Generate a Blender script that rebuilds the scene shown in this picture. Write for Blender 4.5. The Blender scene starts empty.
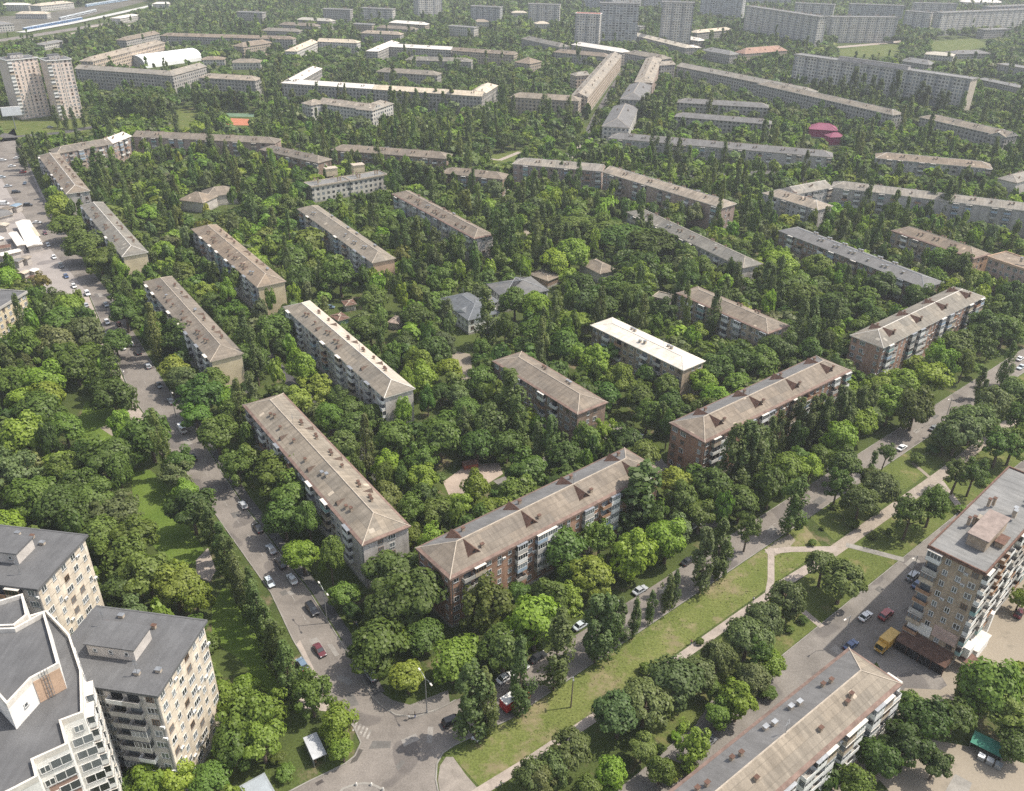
import bpy, math, random
import numpy as np
from mathutils import Vector, Matrix
R = math.radians
random.seed(7); rng = np.random.default_rng(11)
sc = bpy.context.scene
col = sc.collection

# ------------------------------------------------------------------ camera
F, PITCH, ROLL, H = 853.0, R(29.56), R(1.0), 147.7
CX, CY = 512.0, 395.5
_c, _s = math.cos(PITCH), math.sin(PITCH)
_cr, _sr = math.cos(ROLL), math.sin(ROLL)
def W(u, v, z=0.0):
    """the point at height z that the photo shows at pixel (u, v)"""
    a = (u - CX) / F; b = (v - CY) / F
    a, b = a * _cr + b * _sr, -a * _sr + b * _cr
    Y = _c - b * _s; Z = -_s - b * _c
    t = (z - H) / Z
    return np.array([a * t, Y * t])
def proj(P):
    P = np.asarray(P, float)
    X, Y, Z = P[..., 0], P[..., 1], P[..., 2] - H
    d = Y * _c - Z * _s; v = -(Z * _c + Y * _s); u = X
    u, v = u * _cr - v * _sr, u * _sr + v * _cr
    return np.stack([CX + F * u / d, CY + F * v / d, d], -1)
cam_d = bpy.data.cameras.new('camera'); cam = bpy.data.objects.new('camera', cam_d); col.objects.link(cam)
r0 = Vector((1, 0, 0)); v0 = Vector((0, -_s, -_c)); dd = Vector((0, _c, -_s))
ua = r0 * _cr - v0 * _sr; va = r0 * _sr + v0 * _cr
M = Matrix((ua, -va, -dd)).transposed().to_4x4(); M.translation = (0, 0, H)
cam.matrix_world = M
cam_d.sensor_width = 36; cam_d.lens = F / 1024 * 36; cam_d.clip_end = 20000; cam_d.clip_start = 1
sc.camera = cam

# ------------------------------------------------------------------ light
SUN_AZ, SUN_EL = 10.0, 57.0
w = bpy.data.worlds.new('World'); sc.world = w; w.use_nodes = True
nt = w.node_tree; bg = nt.nodes['Background']
sky = nt.nodes.new('ShaderNodeTexSky'); sky.sky_type = 'NISHITA'; sky.sun_disc = False
sky.sun_elevation = R(SUN_EL); sky.sun_rotation = R(90 - SUN_AZ); sky.altitude = 150; sky.dust_density = 2.5
hs = nt.nodes.new('ShaderNodeHueSaturation'); hs.inputs['Saturation'].default_value = .55; nt.links.new(sky.outputs[0], hs.inputs['Color']); nt.links.new(hs.outputs[0], bg.inputs[0]); bg.inputs[1].default_value = SKY_STRENGTH = 0.15
sl = bpy.data.lights.new('sun', 'SUN'); sl.energy = 3.6; sl.angle = R(0.53); sl.color = (1, .93, .82)
so = bpy.data.objects.new('sun', sl); col.objects.link(so)
sd = Vector((math.cos(R(SUN_EL)) * math.cos(R(SUN_AZ)), math.cos(R(SUN_EL)) * math.sin(R(SUN_AZ)), math.sin(R(SUN_EL))))
so.rotation_euler = sd.to_track_quat('Z', 'Y').to_euler(); so.location = (0, 0, 400)
sc.view_settings.view_transform = 'Standard'; sc.view_settings.look = 'None'; sc.view_settings.gamma = 1
sc.view_settings.exposure = EXPOSURE = 0.6
sc.view_settings.use_curve_mapping = False
cy = sc.cycles
sc.render.filter_size = 1.7
cy.adaptive_threshold = .004; cy.sample_clamp_indirect = 4
cy.max_bounces = 5; cy.diffuse_bounces = 3; cy.glossy_bounces = 2; cy.transmission_bounces = 3; cy.volume_bounces = 0; cy.transparent_max_bounces = 4
cy.caustics_reflective = False; cy.caustics_refractive = False
try: cy.use_denoising = False
except Exception: pass

# ------------------------------------------------------------------ helpers
def rgb(hx, k=1.0):
    c = [int(hx[i:i + 2], 16) / 255 for i in (0, 2, 4)]
    return tuple(k * (x / 12.92 if x < .04045 else ((x + .055) / 1.055) ** 2.4) for x in c)
MATS = {}
def nodes(name):
    m = bpy.data.materials.new(name); m.use_nodes = True
    n = m.node_tree.nodes; l = m.node_tree.links
    return m, n, l, n['Principled BSDF']
def noise(n, l, vec, scale, detail=4, rough=.6):
    t = n.new('ShaderNodeTexNoise'); t.inputs['Scale'].default_value = scale
    t.inputs['Detail'].default_value = detail; t.inputs['Roughness'].default_value = rough
    if vec is not None: l.new(vec, t.inputs['Vector'])
    return t.outputs['Fac']
def ramp(n, l, fac, a, b, p0=.35, p1=.65):
    r = n.new('ShaderNodeValToRGB'); e = r.color_ramp.elements
    e[0].position = p0; e[0].color = (*a, 1); e[1].position = p1; e[1].color = (*b, 1)
    l.new(fac, r.inputs[0]); return r.outputs[0]
def mixc(n, l, fac, a, b, mode='MIX'):
    x = n.new('ShaderNodeMix'); x.data_type = 'RGBA'; x.blend_type = mode
    for sock, val in ((x.inputs[0], fac), (x.inputs[6], a), (x.inputs[7], b)):
        if hasattr(val, 'is_linked'): l.new(val, sock)
        else: sock.default_value = val if not isinstance(val, tuple) else (*val, 1)
    return x.outputs[2]
def math_n(n, l, op, a, b=None):
    x = n.new('ShaderNodeMath'); x.operation = op
    for i, val in enumerate((a, b)):
        if val is None: continue
        if hasattr(val, 'is_linked'): l.new(val, x.inputs[i])
        else: x.inputs[i].default_value = val
    return x.outputs[0]
def mapping(n, l, vec, scale):
    m = n.new('ShaderNodeMapping'); m.inputs['Scale'].default_value = scale; l.new(vec, m.inputs[0]); return m.outputs[0]
def mat(name, c, var=.25, scale=.5, rough=.85, metal=0.0, stretch=(1, 1, 1), fine=6.0, finek=.12, spec=.3):
    """a plain surface: base colour with broad stains and a fine grain"""
    if name in MATS: return MATS[name]
    m, n, l, p = nodes(name)
    tc = n.new('ShaderNodeTexCoord').outputs['Object']
    oi = n.new('ShaderNodeObjectInfo').outputs['Random']
    add = n.new('ShaderNodeVectorMath'); add.operation = 'ADD'; l.new(tc, add.inputs[0])
    cmb = n.new('ShaderNodeCombineXYZ'); l.new(math_n(n, l, 'MULTIPLY', oi, 90.), cmb.inputs[0]); l.new(cmb.outputs[0], add.inputs[1])
    v = mapping(n, l, add.outputs[0], stretch)
    f1 = noise(n, l, v, scale); f2 = noise(n, l, v, fine, 2)
    a = tuple(x * (1 - var) for x in c); b = tuple(min(1, x * (1 + var)) for x in c)
    cc = ramp(n, l, f1, a, b)
    cc = mixc(n, l, 1.0, cc, ramp(n, l, f2, (1 - finek,) * 3, (1 + finek,) * 3), 'MULTIPLY')
    l.new(cc, p.inputs['Base Color'])
    p.inputs['Roughness'].default_value = rough; p.inputs['Metallic'].default_value = metal
    p.inputs['Specular IOR Level'].default_value = spec
    MATS[name] = m; return m
def facade_mat(name, c, c2, glass, bay=3.2, sh=2.9, stripe=None, fill=.5):
    """wall of a far building: its storeys and window bays"""
    if name in MATS: return MATS[name]
    m, n, l, p = nodes(name)
    tc = n.new('ShaderNodeTexCoord').outputs['Object']
    s = n.new('ShaderNodeSeparateXYZ'); l.new(tc, s.inputs[0])
    u = math_n(n, l, 'ADD', s.outputs[0], s.outputs[1])
    ub = math_n(n, l, 'DIVIDE', u, bay); zb = math_n(n, l, 'DIVIDE', s.outputs[2], sh)
    fu = math_n(n, l, 'FRACT', ub); fz = math_n(n, l, 'FRACT', zb)
    inu = math_n(n, l, 'LESS_THAN', math_n(n, l, 'ABSOLUTE', math_n(n, l, 'SUBTRACT', fu, .5)), fill / 2)
    inz = math_n(n, l, 'LESS_THAN', math_n(n, l, 'ABSOLUTE', math_n(n, l, 'SUBTRACT', fz, .55)), .27)
    win = math_n(n, l, 'MULTIPLY', inu, inz)
    geo = n.new('ShaderNodeNewGeometry'); sn = n.new('ShaderNodeSeparateXYZ'); l.new(geo.outputs['Normal'], sn.inputs[0])
    win = math_n(n, l, 'MULTIPLY', win, math_n(n, l, 'LESS_THAN', math_n(n, l, 'ABSOLUTE', sn.outputs[2]), .5))
    cell = n.new('ShaderNodeTexWhiteNoise'); cv = n.new('ShaderNodeCombineXYZ')
    l.new(math_n(n, l, 'FLOOR', ub), cv.inputs[0]); l.new(math_n(n, l, 'FLOOR', zb), cv.inputs[1]); l.new(cv.outputs[0], cell.inputs['Vector'])
    gl = ramp(n, l, cell.outputs['Value'], tuple(x * .45 for x in glass), tuple(min(.7, x * 2.6) for x in glass), .2, 1.0)
    base = ramp(n, l, noise(n, l, tc, .25), c, c2)
    if stripe:
        fs = math_n(n, l, 'FRACT', math_n(n, l, 'DIVIDE', u, stripe[0]))
        base = mixc(n, l, math_n(n, l, 'LESS_THAN', fs, stripe[1]), base, stripe[2])
    base = mixc(n, l, 1.0, base, ramp(n, l, noise(n, l, mapping(n, l, tc, (1, 1, .15)), .8), (.82,) * 3, (1.08,) * 3), 'MULTIPLY')
    l.new(mixc(n, l, win, base, gl), p.inputs['Base Color'])
    l.new(math_n(n, l, 'SUBTRACT', .85, math_n(n, l, 'MULTIPLY', win, .6)), p.inputs['Roughness'])
    MATS[name] = m; return m
def roof_mat(name, c, c2, streak=.3, ribs=True):
    """corrugated sheets in courses, with stains that run down the slope"""
    if name in MATS: return MATS[name]
    m, n, l, p = nodes(name)
    tc = n.new('ShaderNodeTexCoord').outputs['Object']
    oi = n.new('ShaderNodeObjectInfo').outputs['Random']
    add = n.new('ShaderNodeVectorMath'); add.operation = 'ADD'; l.new(tc, add.inputs[0])
    cmb = n.new('ShaderNodeCombineXYZ'); l.new(math_n(n, l, 'MULTIPLY', oi, 300.), cmb.inputs[0]); l.new(cmb.outputs[0], add.inputs[1])
    v = add.outputs[0]
    cc = ramp(n, l, noise(n, l, v, .18, 6, .7), c, c2, .3, .7)
    st = ramp(n, l, noise(n, l, mapping(n, l, v, (1, .12, .12)), 1.1, 4), (1 - streak,) * 3, (1 + streak * .5,) * 3, .35, .7)
    cc = mixc(n, l, 1.0, cc, st, 'MULTIPLY')
    if ribs:
        s = n.new('ShaderNodeSeparateXYZ'); l.new(tc, s.inputs[0])
        cell = n.new('ShaderNodeTexWhiteNoise'); cv = n.new('ShaderNodeCombineXYZ')
        l.new(math_n(n, l, 'FLOOR', math_n(n, l, 'DIVIDE', s.outputs[0], 1.1)), cv.inputs[0])
        l.new(math_n(n, l, 'FLOOR', math_n(n, l, 'DIVIDE', s.outputs[1], 1.6)), cv.inputs[1])
        l.new(math_n(n, l, 'MULTIPLY', oi, 50.), cv.inputs[2]); l.new(cv.outputs[0], cell.inputs['Vector'])
        sheet = ramp(n, l, cell.outputs['Value'], (.9,) * 3, (1.07,) * 3, 0, 1)
        cc = mixc(n, l, 1.0, cc, sheet, 'MULTIPLY')
        pale = math_n(n, l, 'GREATER_THAN', cell.outputs['Value'], .996)
        cc = mixc(n, l, pale, cc, tuple(min(.75, x * 1.4) for x in c2))
    cc = mixc(n, l, 1.0, cc, ramp(n, l, noise(n, l, v, 5, 2), (.88,) * 3, (1.1,) * 3), 'MULTIPLY')
    if ribs:
        wn = n.new('ShaderNodeTexWhiteNoise'); cb = n.new('ShaderNodeCombineXYZ')
        l.new(math_n(n, l, 'FLOOR', math_n(n, l, 'DIVIDE', s.outputs[0], 6.6)), cb.inputs[0]); l.new(math_n(n, l, 'FLOOR', math_n(n, l, 'DIVIDE', s.outputs[1], 3.2)), cb.inputs[1]); l.new(math_n(n, l, 'MULTIPLY', oi, 70.), cb.inputs[2]); l.new(cb.outputs[0], wn.inputs['Vector'])
        cc = mixc(n, l, 1.0, cc, ramp(n, l, wn.outputs['Value'], (.86, .87, .88), (1.1, 1.07, 1.03), 0, 1), 'MULTIPLY')
        seam = math_n(n, l, 'LESS_THAN', math_n(n, l, 'FRACT', math_n(n, l, 'DIVIDE', s.outputs[1], 1.6)), .09)
        cc = mixc(n, l, math_n(n, l, 'MULTIPLY', seam, .35), cc, tuple(x * .5 for x in c))
        hv = ramp(n, l, oi, (.85, .9, .95), (1.12, 1.06, 1.0), 0, 1); cc = mixc(n, l, 1.0, cc, hv, 'MULTIPLY')
    l.new(cc, p.inputs['Base Color']); p.inputs['Roughness'].default_value = .8; p.inputs['Specular IOR Level'].default_value = .25
    MATS[name] = m; return m
def brick_mat(name, c, c2, mortar, bw=.5, rhh=.2, ms=.015):
    if name in MATS: return MATS[name]
    m, n, l, p = nodes(name)
    tc = n.new('ShaderNodeTexCoord').outputs['Object']
    s = n.new('ShaderNodeSeparateXYZ'); l.new(tc, s.inputs[0])
    cv = n.new('ShaderNodeCombineXYZ'); l.new(math_n(n, l, 'ADD', s.outputs[0], s.outputs[1]), cv.inputs[0]); l.new(s.outputs[2], cv.inputs[1])
    b = n.new('ShaderNodeTexBrick'); l.new(cv.outputs[0], b.inputs['Vector']); b.inputs['Scale'].default_value = 1.0
    b.inputs['Brick Width'].default_value = bw; b.inputs['Row Height'].default_value = rhh; b.inputs['Mortar Size'].default_value = ms
    b.inputs['Color1'].default_value = (*c, 1); b.inputs['Color2'].default_value = (*c2, 1); b.inputs['Mortar'].default_value = (*mortar, 1)
    cc = mixc(n, l, 1.0, b.outputs['Color'], ramp(n, l, noise(n, l, mapping(n, l, tc, (1, 1, .35)), .5, 5), (.72,) * 3, (1.15,) * 3), 'MULTIPLY')
    pn = math_n(n, l, 'FRACT', math_n(n, l, 'DIVIDE', s.outputs[2], 2.9))
    cc = mixc(n, l, math_n(n, l, 'LESS_THAN', pn, .05), cc, tuple(x * .8 for x in mortar))
    l.new(cc, p.inputs['Base Color']); p.inputs['Roughness'].default_value = .9
    MATS[name] = m; return m
def glass_mat(name, c):
    if name in MATS: return MATS[name]
    m, n, l, p = nodes(name)
    oi = n.new('ShaderNodeObjectInfo').outputs['Random']
    l.new(ramp(n, l, oi, tuple(x * .4 for x in c), tuple(x * 3.4 for x in c), .2, 1), p.inputs['Base Color'])
    p.inputs['Roughness'].default_value = .12; p.inputs['Specular IOR Level'].default_value = .6
    MATS[name] = m; return m

class MB:
    def __init__(s): s.v = []; s.f = []; s.m = []
    def quad(s, a, b, c, d, mi=0):
        i = len(s.v); s.v += [tuple(a), tuple(b), tuple(c), tuple(d)]; s.f.append((i, i + 1, i + 2, i + 3)); s.m.append(mi)
    def tri(s, a, b, c, mi=0):
        i = len(s.v); s.v += [tuple(a), tuple(b), tuple(c)]; s.f.append((i, i + 1, i + 2)); s.m.append(mi)
    def box(s, x0, x1, y0, y1, z0, z1, mi=0, bottom=True):
        i = len(s.v)
        s.v += [(x0, y0, z0), (x1, y0, z0), (x1, y1, z0), (x0, y1, z0), (x0, y0, z1), (x1, y0, z1), (x1, y1, z1), (x0, y1, z1)]
        fs = [(4, 5, 6, 7), (0, 1, 5, 4), (1, 2, 6, 5), (2, 3, 7, 6), (3, 0, 4, 7)] + ([(3, 2, 1, 0)] if bottom else [])
        s.f += [tuple(i + k for k in f) for f in fs]; s.m += [mi] * len(fs)
    def prism(s, pts, z0, z1, mi=0, mtop=None, bottom=False):
        """pts counter-clockwise in plan"""
        a = sum(pts[i][0] * pts[(i + 1) % len(pts)][1] - pts[(i + 1) % len(pts)][0] * pts[i][1] for i in range(len(pts)))
        if a < 0: pts = pts[::-1]
        i = len(s.v); k = len(pts)
        s.v += [(p[0], p[1], z0) for p in pts] + [(p[0], p[1], z1) for p in pts]
        s.f.append(tuple(i + k + j for j in range(k))); s.m.append(mi if mtop is None else mtop)
        for j in range(k):
            s.f.append((i + j, i + (j + 1) % k, i + k + (j + 1) % k, i + k + j)); s.m.append(mi)
        if bottom: s.f.append(tuple(i + j for j in range(k - 1, -1, -1))); s.m.append(mi)
    def tube(s, a, b, ra, rb=None, n=6, mi=0):
        rb = ra if rb is None else rb
        a = Vector(a); b = Vector(b); d = (b - a).normalized()
        x = d.orthogonal().normalized(); y = d.cross(x)
        i = len(s.v)
        for P, r in ((a, ra), (b, rb)):
            for k in range(n):
                t = 2 * math.pi * k / n; s.v.append(tuple(P + (x * math.cos(t) + y * math.sin(t)) * r))
        for k in range(n):
            s.f.append((i + k, i + (k + 1) % n, i + n + (k + 1) % n, i + n + k)); s.m.append(mi)
        s.f.append(tuple(i + n + k for k in range(n))); s.m.append(mi)
        s.f.append(tuple(i + k for k in range(n - 1, -1, -1))); s.m.append(mi)
    def mesh(s, name, mats):
        me = bpy.data.meshes.new(name); me.from_pydata(s.v, [], s.f)
        for m in (mats if isinstance(mats, (list, tuple)) else [mats]): me.materials.append(m)
        if any(s.m): me.polygons.foreach_set('material_index', s.m)
        me.update(); return me
    def obj(s, name, mats, parent=None, loc=None, rz=0.0):
        return put(name, s.mesh(name, mats), parent, loc, rz)
def put(name, me, parent=None, loc=None, rz=0.0, scale=None):
    o = bpy.data.objects.new(name, me); col.objects.link(o)
    if parent is not None: o.parent = parent
    if loc is not None: o.location = loc
    if rz: o.rotation_euler = (0, 0, rz)
    if scale is not None: o.scale = scale
    return o
def tag(o, label=None, cat=None, group=None, kind=None):
    if label: o['label'] = label
    if cat: o['category'] = cat
    if group: o['group'] = group
    if kind: o['kind'] = kind
    return o
def thing(name, label, cat, loc=(0, 0, 0), rz=0.0, group=None):
    o = put(name, None, None, (loc[0], loc[1], loc[2] if len(loc) > 2 else 0), rz); tag(o, label, cat, group); return o
def children_of():
    d = {}
    for o in bpy.data.objects:
        if o.parent: d.setdefault(o.parent, []).append(o)
    return d
def copy_tree(o, kids, parent=None):
    c = o.copy(); col.objects.link(c); c.parent = parent
    for ch in kids.get(o, ()): copy_tree(ch, kids, c)
    return c
ORD = 'first second third fourth fifth sixth seventh eighth ninth tenth eleventh twelfth thirteenth fourteenth fifteenth sixteenth seventeenth eighteenth nineteenth twentieth'.split()
def ordinal(i):
    if i < 20: return ORD[i]
    tens = ['twenty', 'thirty', 'forty', 'fifty', 'sixty', 'seventy', 'eighty', 'ninety']
    t, r = divmod(i + 1, 10)
    return tens[t - 2] + '-' + ORD[r - 1] if r else tens[t - 2][:-1] + 'ieth'
# ------------------------------------------------------------------ ground, roads, lawns
def ground_mat(name, greens, dirt, amt, sc1=.06, sc2=.7, grain=(.72, 1.25)):
    m, n, l, p = nodes(name)
    tc = n.new('ShaderNodeTexCoord').outputs['Object']
    g = ramp(n, l, noise(n, l, tc, sc1, 6, .65), greens[0], greens[1], .3, .7)
    g = mixc(n, l, 1.0, g, ramp(n, l, noise(n, l, tc, 2.2, 3), (grain[0],) * 3, (grain[1],) * 3), 'MULTIPLY')
    d = ramp(n, l, noise(n, l, tc, sc2 * .16, 6, .7), (0, 0, 0), (1, 1, 1), amt, amt + .12)
    l.new(mixc(n, l, d, g, ramp(n, l, noise(n, l, tc, .4, 4), tuple(x * .75 for x in dirt), dirt)), p.inputs['Base Color'])
    p.inputs['Roughness'].default_value = .95; p.inputs['Specular IOR Level'].default_value = .1
    return m
GRASS = ground_mat('grass_ground', ((.045, .062, .02), (.085, .11, .03)), (.2, .16, .1), .56)
LAWN = ground_mat('lawn_grass', ((.078, .104, .027), (.13, .15, .045)), (.21, .185, .085), .55, .1)
DRYLAWN = ground_mat('dry_lawn', ((.095, .122, .03), (.16, .175, .056)), (.24, .205, .115), .5, .09)
FRESH = ground_mat('fresh_lawn', ((.08, .128, .02), (.125, .175, .036)), (.19, .165, .08), .68, .12)
SAND = ground_mat('bare_yard_earth', ((.25, .215, .17), (.3, .26, .205)), (.22, .195, .155), .58, .05, .7, (.93, 1.05))
def asphalt_mat(name, c, patch=.22):
    m, n, l, p = nodes(name)
    tc = n.new('ShaderNodeTexCoord').outputs['Object']
    cc = ramp(n, l, noise(n, l, tc, .12, 6, .7), tuple(x * (1 - patch) for x in c), tuple(x * (1 + patch) for x in c), .32, .68)
    cc = mixc(n, l, 1.0, cc, ramp(n, l, noise(n, l, tc, 3.0, 3), (.86,) * 3, (1.12,) * 3), 'MULTIPLY')
    vo = n.new('ShaderNodeTexVoronoi'); vo.feature = 'DISTANCE_TO_EDGE'; vo.inputs['Scale'].default_value = .16
    l.new(tc, vo.inputs['Vector'])
    crack = math_n(n, l, 'LESS_THAN', vo.outputs['Distance'], .006)
    cc = mixc(n, l, math_n(n, l, 'MULTIPLY', crack, .22), cc, tuple(x * .55 for x in c))
    pt = ramp(n, l, noise(n, l, mapping(n, l, tc, (.8, .8, 1)), .09, 1), (1, 1, 1), (.72, .72, .74), .6, .62)
    cc = mixc(n, l, 1.0, cc, pt, 'MULTIPLY')
    l.new(cc, p.inputs['Base Color']); p.inputs['Roughness'].default_value = .9; p.inputs['Specular IOR Level'].default_value = .2
    return m
ASPH = asphalt_mat('worn_asphalt', (.2, .178, .157))
ASPH2 = asphalt_mat('grey_asphalt', (.2, .182, .163))
DARKASPH = asphalt_mat('dark_asphalt', (.11, .105, .1))
PAVE = mat('paving', (.34, .29, .25), .15, .4, .9)
PINKPAVE = mat('pink_paving', (.3, .255, .21), .12, .5, .9, fine=3.)
KERB = mat('kerb_concrete', (.25, .235, .21), .2, .3, .9)
WHITEPAINT = mat('road_paint', (.5, .48, .44), .3, 1.2, .8); WORNPAINT = mat('worn_road_paint', (.28, .26, .235), .35, 1.5, .85)
SHOW = []          # open ground that the photo shows: nothing tall right in front of it
OPEN = []          # plan outlines on which no tree stands
def PX(pts, z=0): return [tuple(W(u, v, z)) for u, v in pts]
def sheet(name, pts, z, m, free=True, kind='structure'):
    a = sum(pts[i][0] * pts[(i + 1) % len(pts)][1] - pts[(i + 1) % len(pts)][0] * pts[i][1] for i in range(len(pts)))
    if a < 0: pts = pts[::-1]
    me = bpy.data.meshes.new(name); me.from_pydata([(p[0], p[1], z) for p in pts], [], [tuple(range(len(pts)))])
    me.materials.append(m); o = put(name, me); tag(o, kind=kind)
    if free: OPEN.append(np.array([(p[0], p[1]) for p in pts]))
    if name in ('lawn', 'field', 'court', 'sports_field', 'rail_yard', 'platform', 'playground', 'yard_path', 'square', 'alley', 'service_road'): SHOW.append(np.array([(p[0], p[1]) for p in pts]))
    return o
def offset_line(pts, d):
    pts = [np.array(p[:2], float) for p in pts]; out = []
    for i, p in enumerate(pts):
        a = pts[max(i - 1, 0)]; b = pts[min(i + 1, len(pts) - 1)]
        t = (b - a) / np.hypot(*(b - a)); out.append(p + np.array([-t[1], t[0]]) * d)
    return out
def ribbon(name, pts, width, z, m, free=True):
    L = offset_line(pts, width / 2); Rr = offset_line(pts, -width / 2)
    return sheet(name, [tuple(p) for p in L] + [tuple(p) for p in Rr[::-1]], z, m, free)
def kerb(pts, wd=.22, h=.15):
    mb = MB(); a = offset_line(pts, wd / 2); b = offset_line(pts, -wd / 2)
    for i in range(len(pts) - 1):
        mb.prism([tuple(a[i]), tuple(b[i]), tuple(b[i + 1]), tuple(a[i + 1])], 0, h)
    return tag(mb.obj('kerb', KERB), kind='structure')
RSC, RSS = math.cos(R(40.3)), math.sin(R(40.3))
def RS(s, n): return (s * RSC - n * RSS, s * RSS + n * RSC)      # along / across the right-hand street

sheet('ground', [(-4500, -1000), (4500, -1000), (4500, 8000), (-4500, 8000)], 0, GRASS, False)
LK = PX([(-12, 152), (10, 195), (35, 232), (62, 262), (90, 296), (132, 396), (183, 468), (230, 535), (271, 593), (293, 640), (326, 695)])
RK = PX([(14, 128), (38, 190), (60, 225), (85, 262), (110, 294), (172, 396), (190, 423), (240, 501), (310, 593), (348, 653), (372, 697)])
sheet('road', LK + RK[::-1], .02, ASPH)
X = PX([(326, 695), (340, 712), (354, 727), (361, 743), (355, 756), (345, 764), (331, 771), (310, 781), (285, 794), (230, 835), (230, 900), (440, 900), (440, 800), (436, 780), (437, 764), (443, 753), (455, 745)]) \
    + [RS(80, 93), RS(84, 93), RS(84, 102)] + PX([(456, 700), (447, 705), (436, 710), (416, 717), (396, 715), (384, 708), (372, 697)])
sheet('road', X, .024, ASPH)
sheet('road', [RS(84, 93), RS(700, 93), RS(700, 101.6), RS(84, 101.6)], .02, ASPH)
sheet('road', [RS(76, 55.5), RS(108, 52.5), RS(420, 51.5), RS(420, 67), RS(76, 67)], .02, ASPH2)
kerb(LK[4:]); kerb(RK[4:]); kerb([RS(86, 92.9), RS(420, 92.9)]); kerb([RS(140, 101.7), RS(420, 101.7)]); kerb([RS(100, 67.1), RS(330, 67.1)])
kerb(PX([(326, 695), (340, 712), (354, 727), (361, 743), (355, 756), (345, 764), (331, 771), (310, 781), (285, 794), (230, 835)]), .3)
kerb(PX([(440, 800), (436, 780), (437, 764), (443, 753), (455, 745)]) + [RS(80, 92.9), RS(86, 92.9)], .3)
kerb(PX([(456, 700), (447, 705), (436, 710), (416, 717), (396, 715), (384, 708), (372, 697)]), .3)
# the pavements by the streets
PL = offset_line(LK[4:10], 1.6)
def pavement(line, d0, d1, m=PAVE, z=.06):
    a = offset_line(line, d0); b = offset_line(line, d1)
    sheet('pavement', [tuple(p) for p in a] + [tuple(p) for p in b[::-1]], z, m)
pavement(RK[5:], .5, 3.0, DARKASPH); pavement(LK[4:7], -.5, -3.2)
sheet('pavement', PX([(441, 800), (438, 780), (440, 766), (446, 757), (453, 757), (466, 775), (480, 791), (486, 800)]), .05, mat('dull_paving', (.25, .22, .19), .15, .5, .9))
sheet('pavement', PX([(374, 700), (386, 710), (398, 717), (416, 719), (436, 712), (450, 703), (448, 690), (410, 705), (392, 700), (378, 690), (352, 652), (344, 640), (338, 642)]), .05, ASPH2)
sheet('pavement', PX([(296, 645), (318, 690), (286, 690), (281, 705), (330, 712), (328, 698), (300, 640)]), .03, PAVE)
# boulevard
lawn_pts = [RS(s, n) for s, n in ((70, 84.5), (80, 92), (160, 92.6), (181, 92.6), (176, 83), (120, 83))]
sheet('lawn', PX([(453, 757), (462, 748)]) + [RS(82, 92.6), RS(186, 92.6), RS(181, 82.6), RS(72, 83.4)] + PX([(479, 786)]), .03, DRYLAWN)
sheet('lawn', [RS(190, 92.6), RS(330, 92.6), RS(330, 82.5), RS(186, 82.5)], .03, LAWN, False)
sheet('lawn', [RS(100, 67.4), RS(330, 67.4), RS(330, 78.6), RS(100, 79.6)], .03, LAWN, False)
for s0, s1, n0, n1 in ((168, 178, 89, 92),):
    sheet('worn_path', [RS(s0, n0), RS((s0 + s1) / 2, n0 - .6), RS(s1, n0 + .4), RS(s1 + 1, n1), RS((s0 + s1) / 2, n1 + .5), RS(s0 - 1, n1 - .3)], .045, SAND, False)
def path(pts, wd, m=PINKPAVE, z=.07): return ribbon('path', pts, wd, z, m)
path([RS(s, n) for s, n in ((172, 80.6), (181, 80.3), (240, 79.6), (330, 80.5), (420, 80.5))], 3.4)
path([RS(40, 86), RS(60, 83.8)] + [RS(s, n) for s, n in ((76, 82.6), (105, 81.6), (140, 81.3), (160, 81.0))], 2.2, PAVE)
path(PX([(768, 597), (771, 580), (771, 548)]), 1.7, PAVE, .075)
path(PX([(766, 552), (790, 549.5), (838, 549)]), 2.2, PAVE, .078)
path(PX([(846, 545), (870, 551), (904, 560)]), 2.0, KERB, .074)
path(PX([(940, 481), (952, 497), (964, 513)]), 2.0, PAVE, .074)
path(PX([(797, 606), (822, 627)]), 1.6, PAVE, .074)
path(PX([(783, 584), (812, 566)]), 2.6, PAVE, .072)
path(PX([(912, 463), (921, 470), (930, 478)]), 1.2, SAND, .074)
sheet('yard_pavement', PX([(866, 642), (897, 606), (950, 690), (918, 704), (884, 676)]), .036, ASPH2)
sheet('yard_pavement', PX([(697, 722), (712, 700), (722, 706), (742, 700), (720, 738), (700, 745)]), .04, ASPH2)
# parks and yards
sheet('lawn', PX([(131, 472), (150, 470), (172, 488), (185, 520), (207, 555), (205, 566), (165, 560), (140, 530), (133, 500)]), .03, FRESH)
sheet('lawn', PX([(222, 588), (246, 592), (270, 640), (285, 690), (276, 704), (240, 660), (212, 640), (212, 608)]), .03, FRESH)
sheet('lawn', PX([(85, 402), (110, 400), (120, 425), (110, 440), (75, 445), (78, 425)]), .03, FRESH)
sheet('worn_earth', PX([(100, 428), (122, 420), (128, 428), (112, 436)]), .05, SAND)
sheet('alley', PX([(196, 560), (208, 548), (216, 570), (210, 582), (196, 576)]), .045, PAVE)
sheet('alley', PX([(122, 400), (134, 400), (150, 430), (140, 436), (130, 420)]), .045, PAVE)
sheet('playground', PX([(443, 482), (467, 465), (499, 463), (503, 474), (467, 497), (450, 498)]), .05, mat('pink_sand', (.34, .275, .225), .2, .12, .95))
sheet('yard_path', PX([(448, 350), (470, 354), (472, 368), (478, 384), (462, 390), (456, 366)]), .05, SAND)
sheet('yard_path', PX([(524, 228), (532, 232), (531, 247), (524, 245)]), .045, SAND)
ribbon('driveway', PX([(712, 528), (676, 492), (655, 463), (632, 434), (606, 428)]), 6, .05, ASPH2)
ribbon('driveway', PX([(498, 485), (520, 476), (560, 455), (612, 432)]), 5, .048, ASPH2)
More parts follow.
